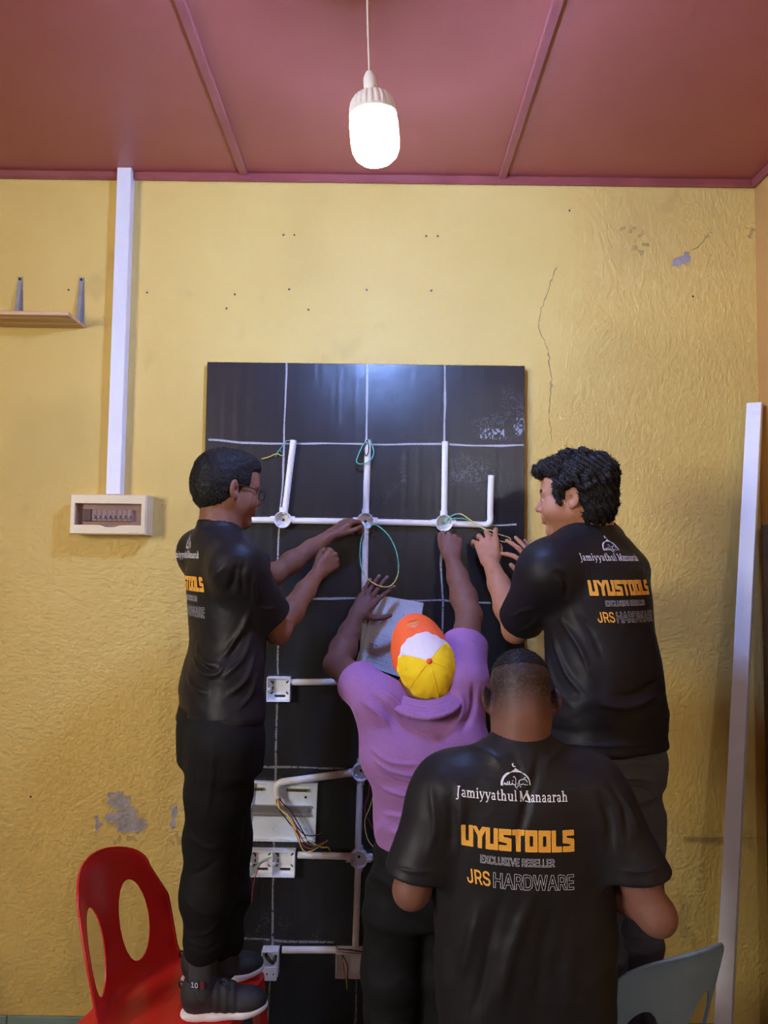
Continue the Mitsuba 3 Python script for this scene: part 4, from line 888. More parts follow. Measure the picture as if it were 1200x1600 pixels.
def lay_print(person, sd, top, side, back, fold, scale=1.0, axis=(0, 0, 1), axis_depth=.10, lift=.0012, shift=0.0):
    """wraps the print round the trunk: top = point at the spine under the emblem, side = to the reader's right, back = out of the back"""
    side, back, up = unit(side), unit(back), unit(axis); rows = np.linspace(.07, -.24, 63) * scale; phis = np.radians(np.linspace(-88, 88, 133))
    grid = np.zeros((len(rows), len(phis), 3))
    for i, r in enumerate(rows):
        c = np.asarray(top) + up * r - back * axis_depth; d = back * np.cos(phis)[:, None] + side * np.sin(phis)[:, None]
        P, ok = sd.march(c + d * .45, -d, .6); grid[i] = P
    from scipy.ndimage import gaussian_filter
    arcs = np.zeros(grid.shape[:2]); mid = len(phis) // 2
    for i in range(len(rows)):
        L = np.r_[0, np.cumsum(np.linalg.norm(np.diff(grid[i], axis=0), axis=1))]; arcs[i] = L - L[mid]
    shirt = person + '__shirt'
    du = np.gradient(grid, axis=1); dv = np.gradient(grid, axis=0); nr = np.cross(du, dv); nr /= np.linalg.norm(nr, axis=2, keepdims=True) + 1e-12
    if (nr[:, mid] @ back).mean() < 0: nr = -nr
    for name, m_, poly in shirt_print():
        v, f = fine(affinity.scale(poly, scale, scale, origin=(0, 0)), .006)
        ri = np.clip((rows[0] - v[:, 1]) / (rows[0] - rows[-1]) * (len(rows) - 1), 0, len(rows) - 1.001); i0 = ri.astype(int); fr = (ri - i0)[:, None]
        def at(row_i):
            j = np.array([np.interp(u + shift, arcs[k], np.arange(len(phis))) for u, k in zip(v[:, 0], row_i)]); j0 = np.minimum(j.astype(int), len(phis) - 2); t = (j - j0)[:, None]
            return grid[row_i, j0] * (1 - t) + grid[row_i, j0 + 1] * t, nr[row_i, j0] * (1 - t) + nr[row_i, j0 + 1] * t
        (a, na), (b, nb) = at(i0), at(i0 + 1); p, q = a * (1 - fr) + b * fr, na * (1 - fr) + nb * fr
        q /= np.linalg.norm(q, axis=1, keepdims=True) + 1e-12
        # on to the cloth itself, folds included
        tree = fold; d, k = tree[0].query(p, k=4); base = tree[1]; nn = base[1][k[:, 0]]
        offs = np.einsum('nkj,nkj->nk', base[0][k] - p[:, None], base[1][k]).mean(1)
        p = p + nn * (offs + lift)[:, None]
        w = trimesh.Trimesh(p, f, process=False)
        fn = np.cross(p[f[:, 1]] - p[f[:, 0]], p[f[:, 2]] - p[f[:, 0]])
        if (fn * nn[f[:, 0]]).sum() < 0: w = trimesh.Trimesh(p, f[:, ::-1], process=False)
        part(shirt, name, w, m_, False)
# ------------------------------------------------------------------ people
def cloth(name, c0, c1, rough=.55, sheen=.4, weave=900., spec=.35):
    return bumped(name, mikit.proc(lambda p, n, uv: MIX(c0, c1, F(p.x * 7, p.y * 7, p.z * 7, 3))), lambda p, n, uv: .6 * F(p.x * 24, p.y * 24, p.z * 24, 2), .0040, rough=rough, spec=spec, sheen=sheen)
cloth('black_jersey', (.0090, .0080, .0092), (.0130, .0116, .0132), .50, .08, spec=.19)
cloth('black_cotton', (.0055, .0055, .006), (.009, .009, .009), .75, .08, spec=.15)
cloth('dark_denim', (.040, .041, .047), (.066, .068, .075), .75, .15, spec=.2)
def purple(p, n, uv):
    c = MIX((.235, .105, .30), (.315, .155, .36), F(p.x * 6, p.y * 6, p.z * 6, 3))
    return c * (.86 + .28 * N(p.x * 240, p.y * 240, p.z * 900))
bumped('purple_knit', mikit.proc(purple), lambda p, n, uv: .7 * F(p.x * 22, p.y * 22, p.z * 22, 2) + .08 * N(p.x * 600, p.y * 600, p.z * 600), .0040, rough=.8, spec=.2, sheen=.5)
for nm_ in ('skin',): mat(nm_, VC, .58, .32)
mat('black_hair', mikit.proc(lambda p, n, uv: MIX((.0055, .005, .005), (.016, .014, .014), F(p.x * 120, p.y * 120, p.z * 120, 2))), .6, .22)
mat('shoe_black', mikit.proc(lambda p, n, uv: MIX((.010, .010, .011), (.026, .026, .028), F(p.x * 30, p.y * 30, p.z * 30, 3))), .65)
mat('shoe_white', (.66, .64, .68), .5); mat('sock_grey', (.028, .028, .033), .8); mat('lace_black', (.01, .01, .01), .6); mat('sock_red', (.09, .008, .018), .8)
mat('sock_blue', (.022, .025, .045), .8)
mat('metal_frame', (.05, .045, .045), .3, .6, metallic=.6)
scene['lens'] = {'type': 'thindielectric', 'int_ior': 1.5}
DOWN = np.array([0, 0, -1.0]); UPZ = np.array([0, 0, 1.0])

def finish_shirt(person, sd, mname, folds=None, noise_amp=.0016, label=None, kind='shirt'):
    m = drape(sd.mesh(), folds, noise_amp, (8, 8, 4), 3)
    part(person, kind, m, mname, True, label)
    return (cKDTree(m.vertices), (m.vertices, lap_normals(m)))
def sleeve(sd, S, E, t_end, r0, r1, k=.035, tilt=None, squash=None):
    """a short sleeve round the upper arm, cut square and hollow at its hem"""
    S, E = np.asarray(S, float), np.asarray(E, float); H = S + (E - S) * t_end; d = unit(H - S) if tilt is None else unit(tilt)
    return (S, H, r0, r1, k, d)
def sew(sd, sleeves):
    for S, H, r0, r1, k, d in sleeves:
        u = unit(H - S); tmp = SD(); tmp.chain([S, S * .5 + H * .5, H + u * .03], [r0, r0 * .45 + r1 * .55, r1], .02)
        tmp.cone(H - u * .030, H + d * .03, r1 - .013, r1 - .007, .003, 'd'); fns = [(o[0], o[4]) for o in tmp.ops]
        def fn(x, y, z, fns=fns, H=H, d=d):
            q = None
            for f, op in fns: v = f(x, y, z); q = v if q is None else np.minimum(q, v) if op == 'u' else np.maximum(q, -v)
            pl = (x - f32(H[0])) * f32(d[0]) + (y - f32(H[1])) * f32(d[1]) + (z - f32(H[2])) * f32(d[2]); e = np.maximum(f32(.008) - np.abs(q - pl), 0)
            return np.maximum(q, pl) + e * e * f32(.25 / .008)
        sd.add(fn, np.minimum(S, H) - .1, np.maximum(S, H) + .1, k)
def shoe(person, heel, toe, up, h=.003):
    """a knitted trainer with a white sole from heel to toe on its ground"""
    heel, toe = np.asarray(heel, float), np.asarray(toe, float); x = unit(toe - heel); z = unit(up); y = np.cross(z, x); L = np.linalg.norm(toe - heel); R = np.stack([x, y, z], 1)
    P = lambda a, b, c: heel + R @ np.array([a, b, c])
    so = SD(h)
    pts = [(.030, 0, .018, .030, .018), (.10, -.002, .017, .032, .017), (.18, 0, .018, .040, .016), (L - .035, .004, .024, .034, .014)]
    for (a, b, c, ry, rz), (a2, b2, c2, ry2, rz2) in zip(pts, pts[1:]):
        for t in np.linspace(0, 1, 5):
            so.ell(P(a + (a2 - a) * t, b + (b2 - b) * t, c + (c2 - c) * t), (.034, ry + (ry2 - ry) * t, rz + (rz2 - rz) * t), R, .012)
    so.plane(P(.1, 0, .001), -z, P(.1, 0, 0) - .2, P(.1, 0, 0) + .2, .004)
    so.build(); k = numbered(person + '__shoe')
    up_ = SD(h)
    up_.ell(P(.040, 0, .060), (.040, .034, .050), R, .03); up_.ell(P(.10, 0, .055), (.055, .037, .046), R, .03); up_.ell(P(.17, 0, .042), (.058, .040, .034), R, .03); up_.ell(P(L - .050, .003, .040), (.046, .036, .026), R, .03)
    up_.cone(P(.045, 0, .08), P(.050, 0, .125), .042, .040, .025); up_.cone(P(.05, 0, .09), P(.13, 0, .065), .036, .030, .03)
    up_.plane(P(.05, 0, .120), z + .0 * x, P(.05, 0, .13) - .1, P(.05, 0, .13) + .1, .004)
    up_.disp.append(lambda Q: -.0009 * np.sin((Q - heel) @ x * 260) * (((Q - heel) @ x > .08) & ((Q - heel) @ x < .17)))
    up_.build(); scene[k] = mikit.ply(up_.mesh(), 'shoe_black', smooth=True); labels[k] = {'label': 'black knitted trainer with a white sole'}
    part(k, 'sole', so.mesh(), 'shoe_white', True, 'white sole')
    part(k, 'heel_loop', tube(smooth_path([P(.006, 0, .104), P(-.008, .002, .108), P(-.007, .002, .092), P(.006, 0, .088)]), .0028, 8), 'lace_black', True)
    lp = [P(.11, -.012, .098), P(.118, -.022, .118), P(.135, -.03, .112), P(.142, -.034, .092)]
    part(k, 'lace', tube(smooth_path(lp), .0024, 8), 'lace_black', True)
    for i in range(4):
        a = .118 + .02 * i; zc_ = .096 - .0085 * i
        part(k, 'lace', tube(smooth_path([P(a, -.020, zc_ - .006), P(a + .006, 0, zc_ + .001), P(a, .020, zc_ - .006)]), .0024, 6), 'lace_black', True)
    return k
def trousers(person, sd, mname, folds=None, amp=.003, label=None):
    m = drape(sd.mesh(), folds, amp, (12, 12, 5), 9); part(person, 'trousers', m, mname, True, label)

# ================================================================== the boy with glasses, on the red chair
SEAT = .455
SK1 = (.185, .078, .046)
def person_glasses():
    t = thing('person', 'boy with glasses in a black printed shirt and black trousers standing on the red chair', 'person')
    Fd, Rt = unit([.80, .60, 0]), unit([.60, -.80, 0])
    NB = W(342, 838, .56); HC = W(343, 1128, .60)
    SR, SL = W(370, 886, .70), NB - Rt * .145 - UPZ * .05
    ER, EL = W(434, 985, .56), W(428, 898, .26)
    WR_, WL = W(498, 893, .33), W(517, 836, .135)
    Rh = head_frame([.80, .585, -.10]); HCn = W(356, 765, .545)
    b = SD(.003)
    P = head(b, HCn, Rh, .99, 0)
    b.cone(P(0, -.030, -.05), NB + UPZ * .02, .054, .056, .03); b.cone(NB + UPZ * .03, NB - UPZ * .05, .056, .060, .03)
    b.cone(SL, SR, .046, .046, .03); b.loft(NB - UPZ * .05, HC, Rt, [(0, .10, .055, 0, 0), (.2, .125, .062, 0, 0), (.6, .11, .060, 0, .006), (1, .12, .064, 0, 0)], .03)
    arm(b, SR, ER, WR_, .98); arm(b, SL, EL, WL, .95)
    # near hand: a fist beside the board
    fR = unit(W(522, 872, .29) - WR_)
    hand(b, WR_, fR, unit(-UP * .2 - _f * .6 + RIGHT * .55), unit(UP * .9 - RIGHT * .5 - _f * .2), (1.25, 1.25, .9), .02, .95, thumb_dir=(.75, .30, -.65))
    # far hand at the round box: fingers pinched
    fL = unit(W(551, 806, .085) - WL)
    hand(b, WL, fL, unit(UP * .85 - _f * .5), unit(-_f * .8 - UP * .35 + RIGHT * .2), (.55, .75, .45), .02, .95, thumb_dir=(.86, .40, -.35), fingers=[(.62, .85, .5), (.80, .85, .5), (.9, .9, .6), (1.0, .95, .6)])
    b.build(); m = b.mesh(); col = head_colors(m.vertices, HCn, Rh, SK1, .99)
    part(t, 'body', m, 'skin', True, color=col)
    # hair: cropped cap, fuller on top
    h = SD(.003); Q = lambda x, y, z: HCn + .99 * (Rh @ np.array([x, y, z]))
    h.ell(Q(0, -.016, .042), (.0835, .103, .090), Rh, .01)
    h.ell(Q(0, .045, .083), (.060, .052, .040), Rh, .03); h.ell(Q(0, -.05, -.005), (.070, .068, .075), Rh, .03)
    h.block(Q(0, .126, -.052), (.12, .075, .1125), Rh, .012, .014, 'd'); h.block(Q(0, .116, -.12), (.12, .10, .125), Rh, .012, .012, 'd'); h.block(Q(0, .080, -.135), (.12, .10, .115), Rh, .010, .010, 'd')
    for e in (-1, 1): h.ell(Q(e * .086, -.012, -.006), (.016, .020, .032), Rh, .005, 'd')
    h.plane(Q(0, -.08, -.078), Rh @ np.array([0, .25, -1.0]), Q(0, -.05, -.15) - .12, Q(0, -.05, -.15) + .12, .008)
    h.disp.append(lambda Pp: -.0045 * (meshkit.fbm(Pp * 75, 2, 4) - .5) - .004 * (meshkit.fbm(Pp * 24, 2, 8) - .5))
    h.build(); hm = hair_blades(h.mesh(1), 7000, .007, lambda p: np.tile(Rh @ np.array([0, .55, -.25]), (len(p), 1)) + (p - HCn) * 3, np.random.default_rng(3), .0010, lift=.5)
    part(t, 'hair', hm, 'black_hair', False, kind='stuff')
    # glasses
    g = numbered(t + '__glasses'); labels[g] = {'label': 'thin dark framed glasses'}
    for e in (-1, 1):
        ring = [Q(e * .033 + .0235 * math.cos(a), .108 - .002 * abs(math.cos(a)), -.003 + .0185 * math.sin(a)) for a in np.linspace(0, 2 * np.pi, 29)]
        part(g, 'rim', tube(ring, .0015, 8), 'metal_frame', True)
        disc = np.array([Q(e * .033 + .0235 * math.cos(a), .108, -.003 + .0185 * math.sin(a)) for a in np.linspace(0, 2 * np.pi, 28, endpoint=False)] + [Q(e * .033, .109, -.003)])
        part(g, 'eyeglass', trimesh.Trimesh(disc, [[i, (i + 1) % 28, 28] for i in range(28)], process=False), 'lens', False)
        part(g, 'temple', tube(smooth_path([Q(e * .0565, .107, .003), Q(e * .068, .075, .006), Q(e * .0765, .02, .010), Q(e * .079, -.008, .008), Q(e * .078, -.022, -.012)]), .0018, 8), 'metal_frame', True)
    part(g, 'bridge', tube(smooth_path([Q(-.0095, .107, .001), Q(0, .112, .004), Q(.0095, .107, .001)]), .0012, 8), 'metal_frame', True)
    # shirt
    s = SD(.0038)
    s.loft(NB + UPZ * .012, HC, Rt, [(0, .072, .066, 0, .004), (.055, .115, .076, 0, .0), (.12, .150, .088, 0, -.006), (.24, .166, .099, 0, -.014), (.42, .164, .100, 0, -.022), (.56, .162, .099, 0, -.026), (.74, .170, .106, 0, -.010), (1, .178, .113, 0, -.002)], .03, cap=.012)
    s.cone(SL, SL + (EL - SL) * .2, .070, .066, .05); s.cone(NB - Rt * .05 - UPZ * .01, SR, .055, .074, .06)
    s.cone(NB + UPZ * .030 - Fd * .004, NB - UPZ * .02, .066, .080, .02)
    sew(s, [sleeve(s, SR, ER, .78, .076, .072), sleeve(s, SL, EL, .80, .070, .069)])
    s.cone(NB + UPZ * .06 - Fd * .002, NB + UPZ * .00, .0625, .058, .004, 'd')
    s.loft(HC - (HC - NB) * .06, HC + (HC - NB) * .05, Rt, [(0, .160, .096, 0, -.004), (1, .168, .103, 0, -.004)], .004, 'd', cap=.002)
    s.disp.append(folds_noise([.2, -.3, 1], 46, .0030, .8, 2, lambda Pp: np.clip((NB[2] - .28 - Pp[:, 2]) / .15, .1, 1)))
    s.build(); fo = Folds(s)
    for pts, a, w in [([(372, 868), (366, 905), (356, 930)], -.010, .012), ([(400, 890), (396, 920), (401, 948)], .006, .007), ([(383, 872), (378, 900), (380, 930)], -.008, .009), ([(392, 950), (375, 990), (350, 1028)], .010, .009), ([(395, 985), (378, 1030), (345, 1062)], .009, .008),
                      ([(400, 1010), (385, 1060), (350, 1092)], .008, .008), ([(402, 1050), (392, 1085), (370, 1110)], .007, .008), ([(305, 1005), (318, 1034), (345, 1040)], .008, .008), ([(300, 1025), (318, 1052), (342, 1052), (355, 1025)], .009, .007), ([(292, 1050), (305, 1075), (330, 1085)], .007, .009),
                      ([(308, 1020), (324, 1045), (340, 1046)], -.008, .006), ([(380, 985), (362, 1020), (342, 1040)], -.008, .008), ([(330, 905), (345, 890), (360, 880)], .004, .010), ([(283, 1118), (320, 1126), (370, 1122)], .003, .004), ([(405, 948), (418, 952), (434, 948)], .003, .004)]: fo.px(pts, a, w)
    tr = finish_shirt(t, s, 'black_jersey', fo, .0025, 'black short-sleeved jersey with white and gold print')
    top = W(306, 858, .56); lay_print(t, s, top, Rt, -Fd, tr, 1.0, axis=unit([-.03, 0, 1]), axis_depth=.10)
    # trousers
    p = SD(.0042)
    kR, kL = W(332, 1310, .60), W(352, 1310, .50); aR, aL = W(318, 1487, .615), W(352, 1478, .50)
    HR_, HL = W(352, 1160, .68), W(338, 1160, .52)
    p.loft(HC + UPZ * .06, W(342, 1200, .60), Rt, [(0, .165, .105, 0, 0), (.5, .175, .115, 0, 0), (1, .17, .11, 0, 0)], .04)
    p.chain([HR_, HR_ * .5 + kR * .5, kR, kR * .5 + aR * .5, aR + UPZ * .01], [.100, .096, .082, .080, .056], .03)
    p.chain([HL, HL * .5 + kL * .5, kL, kL * .5 + aL * .5, aL + UPZ * .01], [.098, .092, .080, .074, .052], .03)
    p.disp.append(folds_noise([.45, .25, 1], 52, .0038, 1.6, 5, lambda Pp: np.clip((1.05 - Pp[:, 2]) / .35, .15, 1)))
    p.build(); fo = Folds(p)
    for pts, a, w in [([(292, 1300), (318, 1322), (350, 1326)], .005, .009), ([(345, 1340), (315, 1362), (292, 1366)], -.004, .009), ([(288, 1400), (310, 1424), (345, 1430)], .005, .008), ([(345, 1440), (322, 1458), (296, 1460)], .004, .006), ([(292, 1470), (318, 1478), (335, 1474)], .005, .005), ([(330, 1150), (332, 1210), (322, 1280)], .005, .009), ([(300, 1150), (306, 1230), (304, 1290)], -.004, .012)]: fo.px(pts, a, w)
    trousers(t, p, 'black_cotton', fo, .004)
    # socks and shoes
    for a, hx, lab in ((aR, (.025, 0), True), (aL, (.02, 0), False)):
        sk = SD(.0035); base = np.array([a[0], a[1], SEAT + .09]); sk.cone(a + UPZ * .02, base, .043, .040, .02); sk.build()
        k = part(t, 'sock', sk.mesh(), 'sock_grey', True)
    hR = W(284, 1566, 2.8 - 2.185); tR = W(420, 1550, 2.8 - 2.225); hR[2] = tR[2] = SEAT + .002
    shoe(t, hR, tR, UPZ)
    hL = W(284, 1520, 2.8 - 2.347); tL = W(414, 1499, 2.8 - 2.42); hL[2] = tL[2] = SEAT + .002
    shoe(t, hL, tL, UPZ)
    c = aR * [1, 1, 0] + UPZ * (SEAT + .125)
    n_ = unit([-.25, -1, 0]); Rr = np.stack([np.cross(UPZ, n_) * -1, UPZ, n_], 1)
    Rr[:, 0] = unit(np.cross(UPZ, n_)); q = c + n_ * .0425
    part(t, 'sock_patch', moved(bevel(.030, .028, .002, .0008), Rr, q - Rr[:, 0] * .006), 'sock_blue', False)
    part(t, 'sock_patch', moved(bevel(.014, .022, .002, .0008), Rr, q + Rr[:, 0] * .018 - n_ * .003), 'sock_red', False)
    num = meshkit.text_mesh('10', .014, .0008, False)
    part(t, 'sock_number', moved(num, Rr, q + n_ * .001 - Rr[:, 0] * .016 - UPZ * .007), 'print_white', False)
person_glasses()
# ================================================================== the boy at the right, on the grey chair
SK2 = (.36, .165, .095)
def person_curly():
    t = thing('person', 'boy with thick wavy black hair, black printed shirt and grey jeans, right of the board', 'person')
    a = math.radians(33); Rt, Fd = np.array([math.cos(a), math.sin(a), 0]), np.array([-math.sin(a), math.cos(a), 0])
    NB = W(925, 842, .56); HC = W(950, 1172, .64)
    SL, SR = W(858, 893, .66), W(968, 893, .47)
    EL, ER = W(806, 982, .42), W(880, 965, .20)
    WL, WR_ = W(766, 878, .20), W(848, 908, .22)
    Rh = head_frame([-.90, .43, -.06]); C = W(897, 778, .57)
    b = SD(.003); s1 = 1.03
    P = head(b, C, Rh, s1, 1.0)
    b.cone(P(0, -.030, -.05), NB + UPZ * .02, .060, .064, .03); b.cone(P(0, .03, -.085), NB + Fd * .03 + UPZ * .03, .040, .055, .03)
    b.cone(NB + UPZ * .03, NB - UPZ * .05, .062, .066, .03)
    b.cone(SL, SR, .050, .050, .03); b.loft(NB - UPZ * .05, HC, Rt, [(0, .10, .06, 0, 0), (.2, .13, .08, 0, 0), (.6, .14, .10, 0, 0), (1, .14, .10, 0, 0)], .03)
    arm(b, SL, EL, WL, 1.12); arm(b, SR, ER, WR_, 1.05)
    # left hand over the wires: fingers reaching up and left, thumb hidden
    fL = unit(W(757, 830, .115) - WL)
    hand(b, WL, fL, unit(-_f + RIGHT * .1), unit(RIGHT * .9 + UP * .3), (.45, .55, .35), .10, 1.14,
         fingers=[(.30, .45, .30, .02), (.45, .60, .40, -.10), (.50, .70, .45, -.22), (.50, .70, .45, -.34)], thumb_dir=(.75, .35, -.60))
    # right hand held up, palm to the left
    fR = unit(W(822, 866, .215) - WR_)
    hand(b, WR_, fR, unit(_f * .45 + RIGHT * .85 + UP * .2), unit(-_f * .6 - RIGHT * .55 - UP * .55), (.2, .3, .2), .10, 1.06,
         fingers=[(.55, .35, .2, -.0), (.20, .28, .18, .02), (.10, .2, .1, -.02), (.05, .15, .1, -.06)], thumb_dir=(.70, .66, -.10))
    b.build(); m = b.mesh(); part(t, 'body', m, 'skin', True, color=head_colors(m.vertices, C, Rh, SK2, s1))
    h = SD(.003); Q = lambda x, y, z: C + s1 * (Rh @ np.array([x, y, z]))
    h.ell(Q(0, -.022, .046), (.094, .114, .098), Rh, .01); h.ell(Q(0, .055, .092), (.070, .060, .040), Rh, .03); h.ell(Q(0, -.052, -.015), (.082, .078, .090), Rh, .03)
    h.block(Q(0, .105, -.055), (.13, .078, .115), Rh, .012, .012, 'd'); h.block(Q(0, .062, -.125), (.13, .10, .115), Rh, .012, .012, 'd')
    for e in (-1, 1): h.ell(Q(e * .086, -.004, -.006), (.026, .026, .034), Rh, .006, 'd'); h.cone(Q(e * .080, .036, .03), Q(e * .078, .030, -.018), .013, .009, .010)
    h.plane(Q(0, -.08, -.098), Rh @ np.array([0, .3, -1.0]), Q(0, -.05, -.17) - .13, Q(0, -.05, -.17) + .13, .008)
    rr = np.random.default_rng(11)
    for _ in range(95):
        d = unit(rr.normal(0, 1, 3)); 
        if d[2] < -.15 and d[1] > -.2: continue
        p = np.array([0, -.018, .044]) + d * np.array([.092, .112, .098]) * rr.uniform(.97, 1.03)
        if p[1] > .075 and p[2] < .07: continue
        h.ell(Q(*p), (.012, .022, .010), head_frame(Rh @ unit(np.cross(d, rr.normal(0, 1, 3)))), .010)
    for x in (-.05, -.025, 0, .03, .055): h.ell(Q(x, .105 - abs(x) * .3, .088), (.018, .020, .018), Rh, .012)
    h.disp.append(lambda Pp: -.010 * (meshkit.fbm(Pp * 40, 3, 4) - .5) + .0035 * np.sin(Pp @ np.array([240., 60, 190]) + 6 * meshkit.fbm(Pp * 22, 2, 1)))
    h.build(); hm = hair_blades(h.mesh(1), 5000, .013, lambda p: np.cross(p - C, meshkit.noise(p * 30)[:, None] * 2 - np.array([1., .2, .6])) * 6, np.random.default_rng(5), .0011, lift=.45)
    part(t, 'hair', hm, 'black_hair', False, kind='stuff')
    s = SD(.0039)
    s.loft(NB + UPZ * .010, HC, Rt, [(0, .078, .070, 0, .0), (.06, .135, .088, 0, .0), (.13, .175, .108, 0, .004), (.26, .186, .128, 0, .004), (.45, .178, .140, 0, .002), (.62, .182, .150, 0, .006), (.80, .190, .160, 0, .0), (1, .182, .158, 0, -.002)], .03, cap=.012)
    s.cone(SL, SL + (EL - SL) * .2, .080, .076, .05); s.cone(NB + Rt * .06, SR, .058, .082, .06); s.cone(NB - Rt * .06, SL, .058, .082, .06)
    s.cone(NB + UPZ * .024, NB - UPZ * .02, .074, .086, .02)
    sew(s, [sleeve(s, SL, EL, .84, .084, .074), sleeve(s, SR, ER, .80, .078, .074)])
    s.cone(NB + UPZ * .06, NB - UPZ * .005, .070, .064, .004, 'd')
    s.loft(HC - (HC - NB) * .06, HC + (HC - NB) * .05, Rt, [(0, .168, .144, 0, 0), (1, .172, .148, 0, 0)], .004, 'd', cap=.002)
    s.disp.append(folds_noise([.1, .2, 1], 40, .0032, .9, 4, lambda Pp: np.clip((NB[2] - .34 - Pp[:, 2]) / .15, .1, 1)))
    s.build(); fo = Folds(s)
    for pts, am, w in [([(862, 892), (884, 905), (886, 940)], -.009, .010), ([(870, 960), (905, 1010), (925, 1060)], .008, .009), ([(860, 985), (885, 1050), (915, 1090)], .008, .009), ([(852, 1010), (868, 1070), (900, 1110)], .007, .010), ([(895, 950), (925, 990), (945, 1040)], -.006, .010),
                      ([(1030, 1085), (985, 1105), (930, 1100)], .007, .009), ([(1035, 1060), (990, 1085), (950, 1086)], -.007, .009), ([(800, 965), (815, 955), (838, 950)], .005, .007), ([(808, 988), (828, 978), (846, 960)], .005, .007), ([(870, 1160), (950, 1166), (1036, 1162)], .003, .004)]: fo.px(pts, am, w)
    tr = finish_shirt(t, s, 'black_jersey', fo, .0025, 'black short-sleeved jersey with white and gold print')
    lay_print(t, s, W(972, 862, .7), Rt, -Fd, tr, 1.0, axis_depth=.12)
    p = SD(.005); q = W(985, 1180, .66)
    fR_, fL_ = np.array([W(1000, 1600, .70)[0], -.66, SEAT]), np.array([W(930, 1600, .80)[0], -.84, SEAT])
    HR_, HL = HC + Rt * .085 - UPZ * .06, HC - Rt * .085 - UPZ * .06
    aR, aL = fR_ + UPZ * .10, fL_ + UPZ * .10; kR, kL = W(990, 1390, .66), W(925, 1400, .78)
    p.loft(HC + UPZ * .06, HC - UPZ * .12, Rt, [(0, .160, .13, 0, 0), (.4, .178, .145, 0, 0), (1, .172, .135, 0, 0)], .04)
    p.chain([HR_, HR_ * .5 + kR * .5, kR, kR * .5 + aR * .5, aR], [.098, .096, .080, .074, .066], .03); p.chain([HL, HL * .5 + kL * .5, kL, kL * .5 + aL * .5, aL], [.098, .096, .080, .074, .066], .03)
    p.disp.append(folds_noise([.2, .1, 1], 50, .0040, 1.1, 7)); p.build(); fo = Folds(p)
    for pts, am, w in [([(960, 1195), (1000, 1190), (1032, 1198)], .006, .008), ([(955, 1215), (1000, 1216), (1028, 1222)], .006, .007), ([(962, 1240), (1000, 1232), (1025, 1246)], -.006, .007), ([(965, 1470), (990, 1462), (1020, 1470)], .006, .007), ([(965, 1495), (990, 1486), (1020, 1497)], .006, .007)]: fo.px(pts, am, w)
    trousers(t, p, 'dark_denim', fo, .003, 'dark grey jeans')
    for f_ in (fR_, fL_): shoe(t, f_ - Fd * .075 + UPZ * .002, f_ + Fd * .18 + UPZ * .002, UPZ, .0055)
person_curly()

